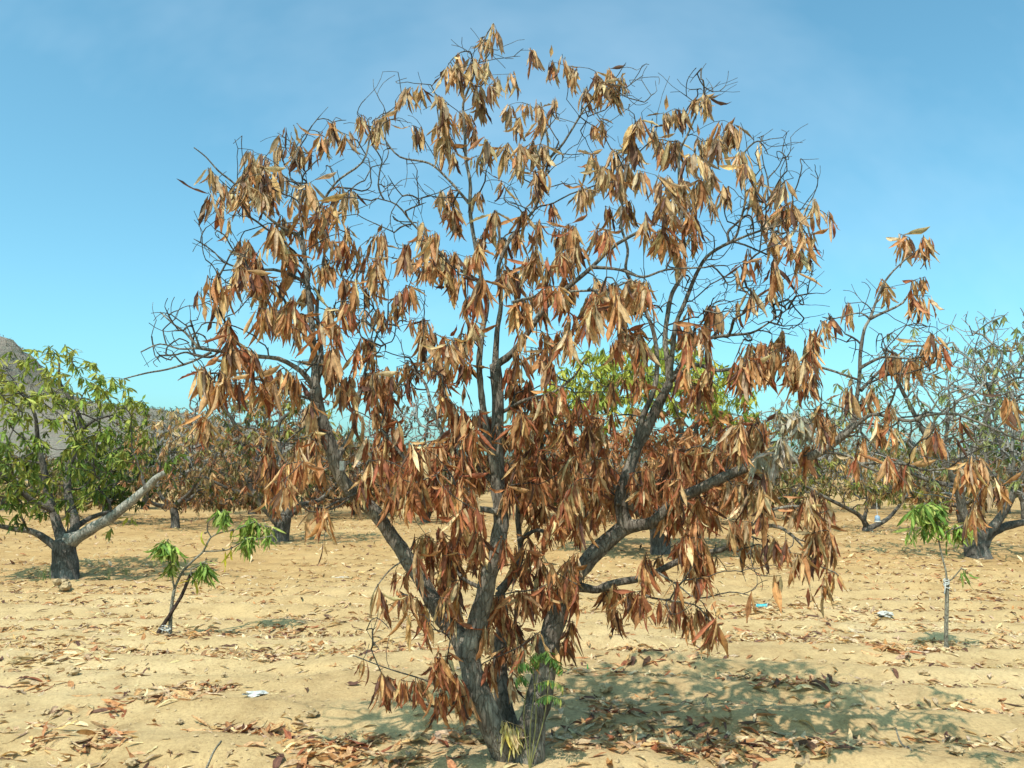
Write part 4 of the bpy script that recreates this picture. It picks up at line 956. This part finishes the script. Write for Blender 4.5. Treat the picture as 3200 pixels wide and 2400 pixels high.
T = Tubes(); c = catmull([P(486, 2000, d - .03) + lift, P(515, 1955, d - .03) + lift, P(540, 1915, d - .02) + lift, P(567, 1871, d + .0) + lift, P(592, 1812, d + .01) + lift, P(600, 1800, d + .01) + lift], 5)
sb = np.array([c[0][0], c[0][1], float(gh(c[0][0], c[0][1]))])
T.add(c, np.linspace(7 * s, 4.5 * s, len(c)), 8, 0.25)
tag(link('support_stick', T.mesh('support_stick', sb), DARKWOOD, loc=tuple(sb)), 'dark crooked stick propping up the leaning sapling', 'stick')
T = Tubes()
kc = P(515, 1978, d - .03) + lift
for q in range(7):
    a = rng.uniform(0, 6.28)
    pts = [kc + np.array([math.cos(a + w_) * rng.uniform(.02, .06), math.sin(a + w_) * rng.uniform(.01, .03), rng.uniform(-.03, .05)]) for w_ in (0, 1.2, 2.5, 3.9)]
    T.add(catmull(pts, 5), np.full(16, 0.004), 5)
T.add(catmull([kc, P(528, 1985, d - .02) + lift, P(524, 1998, d - .03) + lift], 5), np.full(11, 0.005), 5)
T.add(catmull([P(495, 1972, d - .04) + lift, P(515, 1980, d - .05) + lift, P(534, 1975, d - .03) + lift], 5), np.full(11, 0.005), 5)
tag(link('tie_string', T.mesh('tie_string', kc), WHITE_PLASTIC, loc=tuple(kc)), 'white plastic string tied round stick and leaning sapling near the sand', 'string')

root2, g2, d2, s2, lift2 = sapling('upright young mango sapling on a thin grey stem with bushy bright green top', (2957, 2031),
    [([(2957, 2040), (2957, 1980), (2958, 1920), (2960, 1850), (2960, 1815)], [0], 8.5, 7), ([(2960, 1818), (2955, 1780), (2943, 1733), (2934, 1690), (2928, 1640), (2915, 1590)], [0, .05], 4, 2.6),
     ([(2961, 1815), (2975, 1808), (2993, 1788), (3006, 1772)], [0, -.05], 3.2, 2), ([(2934, 1690), (2960, 1660), (2995, 1648)], [.02, -.1], 2.6, 2), ([(2930, 1650), (2890, 1620), (2850, 1590)], [.02, -.1], 2.6, 2)],
    [(2913, 1562, 18, ''), (2890, 1570, 14, ''), (2870, 1572, 12, ''), (2845, 1580, 12, ''), (2950, 1578, 14, ''), (2930, 1590, 12, ''), (2910, 1605, 14, ''), (2880, 1615, 10, ''), (2930, 1640, 10, ''), (2890, 1655, 8, ''), (2972, 1640, 8, ''),
     (2997, 1648, 10, ''), (3025, 1636, 7, ''), (2830, 1668, 7, ''), (2955, 1625, 9, ''), (2860, 1600, 10, ''), (2895, 1590, 12, ''), (3006, 1775, 4, '')], size=0.175)
T = Tubes(); kc = P(2958, 1822, d2) + lift2
for z_ in (-.035, -.015, .005, .02, .035):
    a_ = np.linspace(0, 6.283, 13)
    T.add(np.stack([kc[0] + np.cos(a_) * .022, kc[1] + np.sin(a_) * .022, kc[2] + z_ * .7 + .016 * np.sin(a_ + z_ * 190)], -1), np.full(13, .005), 6)
T.add(catmull([kc + [-.02, -.02, .0], kc + [-.03, -.03, -.04], kc + [-.035, -.02, -.09]], 4), np.full(9, .006), 5)
tag(link('tie_string', T.mesh('tie_string', kc), WHITE_PLASTIC, loc=tuple(kc)), 'white string knotted round the grey stem of the upright sapling', 'string')

# ------------------------------------------------------------------ small things
# feathery green seedling at the foot of the dying tree
wb = np.array([MAIN[0] + 0.06, MAIN[1] - 0.17, 0.0]); wb[2] = float(gh(wb[0], wb[1])) - 0.01
weed = thing('seedling', wb, 'small feathery green seedling at the foot of the dying tree', 'plant')
T = Tubes(); WL = Leaves(GREEN)
gp = palette([(0.07, 0.15, 0.035), (0.11, 0.19, 0.045), (0.3, 0.32, 0.08)], [3, 3, 1])
sdist = wb[1] - 0.02
for tops in ([(1665, 2085)], [(1690, 2050)], [(1720, 2080)], [(1650, 2130)]):
    tp = P(*tops[0], sdist)
    c = catmull([wb, wb * 0.5 + tp * 0.5 + rng.normal(0, .015, 3), tp], 6); T.add(c, np.linspace(.0035, .002, len(c)), 5)
for p0, p1, p2 in [((1668, 2140), (1720, 2126), (1758, 2145)), ((1672, 2190), (1710, 2172), (1752, 2186)), ((1665, 2085), (1640, 2070), (1620, 2080)), ((1690, 2050), (1710, 2035), (1722, 2060)), ((1700, 2060), (1730, 2060), (1748, 2082)),
                   ((1665, 2085), (1680, 2060), (1690, 2040)), ((1650, 2130), (1630, 2110), (1612, 2122)), ((1690, 2052), (1672, 2040), (1660, 2062)), ((1720, 2082), (1745, 2075), (1760, 2095))]:
    c = catmull([P(*p0, sdist), P(*p1, sdist - .04), P(*p2, sdist - .07)], 7); T.add(c, np.linspace(.0022, .0012, len(c)), 4)
    for j in range(2, len(c)):
        dv = c[j] - c[j - 1]; a = math.atan2(dv[1], dv[0])
        for sd_ in (-1, 1): WL.add(c[j], rotz(a + sd_ * 1.2) @ roty(rng.uniform(-.1, .3)), 0.045 * rng.uniform(.7, 1.2), gp())
link('stem', T.mesh('stem', wb), plain('green_stem', (0.2, 0.19, 0.07)), weed)
wm = template_meshes(GREEN, 'leaflet', LEAF_O)
for k in range(len(WL.p)): place_leaf('leaflet', WL, k, wm, weed, wb)

def crumple(name, pos, size, mat, label, cat, seed, flat=0.5, stretch=1.0):
    import bmesh
    bm = bmesh.new(); bmesh.ops.create_icosphere(bm, subdivisions=3, radius=1.0)
    for v in bm.verts:
        n = float(fbm(v.co.x * 1.7 + seed, v.co.y * 1.7 + v.co.z * 1.3, 3, seed)) * 1.6 + abs(float(fbm(v.co.x * 3.1 + v.co.z * 2, v.co.y * 3.3 + seed, 2, seed + 3))) * 1.2
        v.co *= 0.75 + n
        v.co.x *= size * stretch; v.co.y *= size; v.co.z *= size * flat
    zm = min(v.co.z for v in bm.verts)
    for v in bm.verts: v.co.z -= zm
    for v in bm.verts: v.co.x += 0.25 * size * float(fbm(v.co.y / size * 2 + seed, v.co.z / size * 2, 2, seed + 9)); v.co.y += 0.3 * size * float(fbm(v.co.x / size * 2 + seed, v.co.z / size * 2, 2, seed + 5))
    me = bpy.data.meshes.new(name); bm.to_mesh(me); bm.free()
    z = float(gh(pos[0], pos[1])) - size * flat * 0.15
    o = link(name, me, mat, loc=(pos[0], pos[1], z)); o.rotation_euler.z = seed * 1.3
    return tag(o, label, cat)
def cup(pos, ang):
    """crushed plastic cup lying on its side, printed teal with a white rim"""
    n, k = 9, 20; V_, F_ = [], []
    for i_ in range(n):
        t = i_ / (n - 1); r = 0.031 + 0.014 * t
        for j in range(k):
            a = j * 6.283 / k; rr = r * (1 + 0.16 * math.sin(2 * a + 1 + t * 2) + 0.07 * math.sin(5 * a + t * 9))
            V_.append((t * 0.13 - 0.06, rr * math.cos(a), rr * math.sin(a) * 0.8))
    for i_ in range(n - 1):
        for j in range(k): F_.append((i_ * k + j, i_ * k + (j + 1) % k, (i_ + 1) * k + (j + 1) % k, (i_ + 1) * k + j))
    V_ = np.array(V_); V_[:, 2] -= V_[:, 2].min()
    z = float(gh(pos[0], pos[1])) - 0.006
    root = thing('plastic_cup', (pos[0], pos[1], z), 'crushed teal plastic cup with a white rim lying among fallen leaves', 'cup'); root.rotation_euler.z = ang
    me = fast_mesh('cup_body', V_, F_); b = link('cup_body', me, TEAL_PLASTIC, root)
    sm = b.modifiers.new('wall', 'SOLIDIFY'); sm.thickness = 0.0015
    T = Tubes(); rim = V_[-k:]; T.add(np.vstack([rim, rim[:1]]), np.full(k + 1, 0.005), 6); T.add(np.vstack([V_[:k], V_[:1]]), np.full(k + 1, 0.0035), 6)
    link('rim', T.mesh('rim'), WHITE_PLASTIC, root)
    bt = fast_mesh('base', np.vstack([V_[:k], V_[:k].mean(0)[None]]) + [0.002, 0, 0], [(j, (j + 1) % k, k) for j in range(k)]); link('base', bt, WHITE_PLASTIC, root)
cup(G(2380, 1888), math.radians(-25))
crumple('rag', G(2768, 1915), 0.085, GREY_CLOTH, 'crumpled pale grey rag among fallen leaves', 'rag', 3, 0.35, 1.3)
crumple('wrapper', G(790, 2180), 0.055, WHITE_PLASTIC, 'crumpled white plastic wrapper on bare sand', 'wrapper', 5, 0.3, 1.7)
crumple('wrapper', G(1045, 1800), 0.10, GREY_CLOTH, 'flattened pale grey wrapper near the left stem of the dying tree', 'wrapper', 8, 0.15, 2.0)
crumple('stone', G(196, 1848), 0.11, STONE, 'ochre stone in front of the green tree trunk', 'stone', 6, 0.75)
for k_, (x_, y_, s_) in enumerate([(230, 2105, .05), (700, 2120, .028), (1560, 2390, .05), (980, 2250, .04), (1300, 2330, .05), (2570, 2075, .035), (2890, 2110, .04), (140, 2230, .03), (410, 2390, .04), (1890, 2180, .05), (1970, 2230, .045), (2990, 2390, .04), (560, 2260, .025)]):
    o = crumple('soil_clod', G(x_, y_), s_, STONE, 'rough lump of dry soil on the orchard floor', 'soil clod', 11 + k_, 0.6)
    o['group'] = 'soil clods on the orchard floor'
# trap hanging in the low V tree
tp = P(2742, 1620, G(2712, 1660)[1] - 0.3)
tr = thing('insect_trap', tp, 'small white and blue trap hanging in the low V trunk tree', 'trap')
T = Tubes(); T.add([tp + [0, 0, -.09], tp + [0, 0, -.06], tp + [0, 0, .0], tp + [0, 0, .06], tp + [0, 0, .08]], [.05, .075, .07, .06, .02], 12); link('body', T.mesh('body', tp), TRAP_BLUE, tr)
T = Tubes(); T.add([tp + [0, 0, -.1], tp + [0, 0, -.085], tp + [0, 0, -.07]], [.085, .095, .085], 12); link('rim', T.mesh('rim', tp), WHITE_PLASTIC, tr)
T = Tubes(); T.add([tp + [0, 0, .07], tp + [0, 0, .5]], [.008, .008], 4); link('string', T.mesh('string', tp), WHITE_PLASTIC, tr)
# pale tag on the left stem
tg = P(1068, 1455, D0 - .19)
me = fast_mesh('tag', np.array([(-.012, 0, -.025), (.012, 0, -.025), (.012, 0, .025), (-.012, 0, .025), (-.010, .035, -.025), (.014, .035, -.025), (.014, .035, .025), (-.010, .035, .025)]),
               [(0, 1, 2, 3), (5, 4, 7, 6), (1, 5, 6, 2), (4, 0, 3, 7), (3, 2, 6, 7), (4, 5, 1, 0)], False)
tag(link('paper_tag', me, WHITE_PLASTIC, loc=tuple(tg)), 'small white tag stuck to the left stem of the dying tree', 'tag')
# dry grass tufts
def tuft(px, py, hgt, n, label, c):
    b = G(px, py); b[2] = float(gh(b[0], b[1])) - 0.01
    T = Tubes()
    for q in range(n):
        a = rng.uniform(0, 6.28); l = hgt * rng.uniform(.5, 1.1); sp = rng.uniform(.05, .5) * l
        o_ = b + [rng.normal(0, .03), rng.normal(0, .03), 0]
        T.add(catmull([o_, o_ + [math.cos(a) * sp * .3, math.sin(a) * sp * .3, l * .6], o_ + [math.cos(a) * sp, math.sin(a) * sp, l]], 3), np.linspace(.004, .001, 7), 3)
    tag(link('grass_tuft', T.mesh('grass_tuft', b), plain('grass_' + label[:8], c, 0.8), loc=tuple(b)), label, 'grass', 'small weed tufts on the soil')
tuft(135, 1822, 0.22, 14, 'thin green weed tuft left of the green tree trunk', (0.12, 0.17, 0.05))
tuft(340, 1812, 0.2, 18, 'dry olive weed tuft right of the green tree trunk', (0.2, 0.2, 0.08))
tuft(395, 1795, 0.16, 14, 'small olive weed tuft in the shade right of the green tree', (0.14, 0.16, 0.06))

# fallen sticks
for x0, y0, x1, y1, r_, lb in [(2480, 2130, 2680, 2165, .006, 'thin pale stick lying at the edge of the tree shade'), (2800, 2290, 2850, 2385, .005, 'thin grey stick lying in the tree shade near a soil clod'), (2640, 2360, 2670, 2378, .007, 'short pale stick among leaf litter in the shade'), (640, 2395, 690, 2345, .005, 'thin bent twig sticking out of the sand')]:
    a, b = G(x0, y0), G(x1, y1); n = 9
    c = np.array([a + (b - a) * t for t in np.linspace(0, 1, n)]); c[:, 2] = gh(c[:, 0], c[:, 1]) + r_ * 0.7
    T = Tubes(); T.add(c, np.full(n, r_), 6, 0.2)
    tag(link('fallen_stick', T.mesh('fallen_stick', c[0]), SAPBARK, loc=tuple(c[0])), lb, 'stick')

# ------------------------------------------------------------------ crumbs of soil
oc = np.array([(1, 0, 0), (-1, 0, 0), (0, 1, 0), (0, -1, 0), (0, 0, 1), (0, 0, -1)], float)
of = np.array([(0, 2, 4), (2, 1, 4), (1, 3, 4), (3, 0, 4), (2, 0, 5), (1, 2, 5), (3, 1, 5), (0, 3, 5)])
n_c = 9000
cy = 4.2 + 9 * rng.random(n_c) ** 1.5; cx = rng.uniform(-.66, .66, n_c) * (cy + .8)
keep = vnoise(cx * 1.3, cy * 2.1, 88) + 0.4 * rng.random(n_c) > 0.62
cx, cy = cx[keep], cy[keep]; n_c = len(cx)
cs = 0.004 + 0.016 * rng.random(n_c) ** 3
cv = oc[None] * cs[:, None, None] * rng.uniform(0.5, 1.3, (n_c, 6, 1)) * np.array([1, 1, .7]) + rng.normal(0, .15, (n_c, 6, 3)) * cs[:, None, None]
cv = cv + np.stack([cx, cy, gz(cx, cy) + cs * .25], -1)[:, None, :]
tag(link('soil_crumbs', fast_mesh('soil_crumbs', cv.reshape(-1, 3), (of[None] + 6 * np.arange(n_c)[:, None, None]).reshape(-1, 3), False), STONE), 'loose crumbs of dry soil strewn over the sand', 'soil', kind='stuff')

# ------------------------------------------------------------------ leaf litter
lit_pal = palette([PALE, TAN, GREYTAN, ORANGE, DARK, (0.64, 0.5, 0.32)], [3, 3, 2.5, 1.4, 1.2, 2])
dark_lit = palette([TAN, ORANGE, RED, DARK, PALE, GREYTAN], [3, 2.4, 0.9, 1.4, 1.6, 2])
NL, FL = Leaves(LITTER), Leaves(LITTER_LO)
def lay(L, x, y, size, c, lift=0.0, tilt=0.16):
    z = float(gz(x, y))
    R = rotz(rng.uniform(0, 6.283)) @ rotx(rng.normal(0, tilt)) @ roty(rng.normal(0, tilt * 0.6))
    if rng.random() < 0.35: R = R @ rotx(math.pi + rng.normal(0, .3))
    k0 = len(L.p); L.add(np.array([x, y, z]), R, size, c)
    ext = L.M[k0] @ L.t[L.k[k0]][0].T
    clear = np.sort(z + ext[2] - gz(x + ext[0], y + ext[1]))
    L.p[k0] = np.array([x, y, z - clear[int(len(clear) * rng.uniform(0.25, 0.6))] + 0.002 + lift])
def dens(x, y):
    tr_ = 0.5 - 0.5 * np.sin(ridge_phase(x, y))
    big = vnoise(x * 0.5 + 3, y * 0.7, 61); mid = vnoise(x * 1.7, y * 2.6, 62)
    return np.clip(tr_ ** 1.2 * (0.22 + 3 * big * mid), 0, 1.4)
def scatter(n, d0, d1, power, L, small=1.0):
    done = 0
    while done < n:
        y = d0 + (d1 - d0) * rng.random(4000) ** power; x = rng.uniform(-0.66, 0.66, 4000) * (y + 1)
        boost = np.where((y < 7) & (x < 0.2), 0.32, np.where((y < 6.2) & (x > 0.1), 0.9, np.where(y < 7, 0.55, np.where((y > 8) & (y < 14), 1.3, 1.0))))
        for q in np.nonzero(rng.random(4000) < dens(x, y) * boost)[0]:
            if done >= n: break
            lay(L, x[q], y[q], rng.uniform(0.07, 0.19) * small, lit_pal() * rng.uniform(.8, 1.15)); done += 1
scatter(2300, 4.3, 8.5, 1.0, NL, 0.9)
scatter(8500, 7.5, 15, 1.0, NL)
scatter(9000, 14, 32, 0.9, FL, 1.15)
# drifts caught in the furrows: centre px, half size px, leaves
for px, py, hw, hh, n_, pal_ in [(815, 2285, 135, 22, 90, dark_lit), (330, 2335, 90, 40, 45, dark_lit), (110, 2310, 95, 30, 30, dark_lit), (1030, 2360, 140, 40, 110, dark_lit), (1080, 2330, 120, 18, 50, dark_lit), (590, 2150, 110, 14, 45, lit_pal), (500, 2195, 120, 14, 36, lit_pal),
                                 (170, 2055, 150, 18, 50, lit_pal), (700, 2150, 100, 12, 24, dark_lit), (820, 2055, 250, 12, 70, lit_pal), (120, 2130, 90, 10, 18, dark_lit), (300, 2225, 100, 10, 16, dark_lit), (2770, 2045, 60, 28, 55, dark_lit), (2920, 2030, 90, 10, 36, lit_pal),
                                 (570, 1992, 90, 10, 45, dark_lit), (2440, 1990, 180, 20, 80, lit_pal), (2600, 1900, 220, 40, 170, lit_pal), (2330, 1900, 200, 30, 130, dark_lit), (2350, 2135, 120, 14, 40, dark_lit), (2500, 2160, 160, 16, 50, dark_lit), (1900, 2250, 150, 50, 70, dark_lit),
                                 (1950, 2340, 220, 45, 130, dark_lit), (2250, 2370, 160, 35, 90, dark_lit), (2550, 2370, 160, 25, 60, dark_lit), (1850, 2130, 140, 20, 30, dark_lit), (2200, 2270, 220, 25, 50, dark_lit), (2050, 2080, 200, 16, 36, dark_lit), (1250, 2390, 120, 20, 40, dark_lit),
                                 (900, 1975, 200, 14, 50, dark_lit), (1450, 2330, 90, 30, 40, dark_lit), (2900, 1790, 300, 40, 160, dark_lit), (3050, 1860, 150, 25, 70, dark_lit), (2700, 1735, 200, 20, 110, dark_lit), (250, 1860, 220, 20, 120, lit_pal), (480, 1840, 200, 20, 90, lit_pal), (420, 2110, 40, 8, 8, lit_pal)]:
    for q in range(int(n_)):
        g = G(px + rng.normal(0, hw * 0.55), py + rng.normal(0, hh * 0.55))
        if g[1] > 4.2: lay(NL, g[0], g[1], rng.uniform(0.09, 0.2), pal_() * rng.uniform(.85, 1.15), rng.uniform(0, 0.012), 0.24)
pp = to_px(np.array(NL.p)); big = np.array([np.linalg.norm(m[:, 0]) for m in NL.M]) / np.array(NL.p)[:, 1]
big = big * ((pp[:, 0] > 0) & (pp[:, 0] < W) & (pp[:, 1] < H))
o = np.argsort(-big)
msh = template_meshes(LITTER, 'fallen_leaf', LEAF_O)
for k in o[:300]:
    tag(place_leaf('fallen_leaf', NL, k, msh), 'dry brown mango leaf lying loose on the sandy soil around the dying tree', 'leaf', 'fallen leaves on the soil')
tag(link('leaf_litter', NL.mass_mesh('leaf_litter', o[300:], (0, 0, 0)), LEAF_A), 'dry fallen mango leaves strewn over the sandy orchard floor', 'leaf litter', kind='stuff')
tag(link('leaf_litter', FL.mass_mesh('leaf_litter_far', range(len(FL.p)), (0, 0, 0)), LEAF_A), 'distant fallen leaves speckling the soil under the far rows', 'leaf litter', kind='stuff')
g = G(1838, 2108)
gl = Leaves(GREEN); lay(gl, g[0], g[1], 0.11, np.array((0.12, 0.4, 0.12)), 0.01, 0.1)
tag(place_leaf('green_leaf', gl, 0, template_meshes(GREEN, 'green_leaf', LEAF_O)), 'single bright green leaf on the shaded soil beside the dying tree', 'leaf')
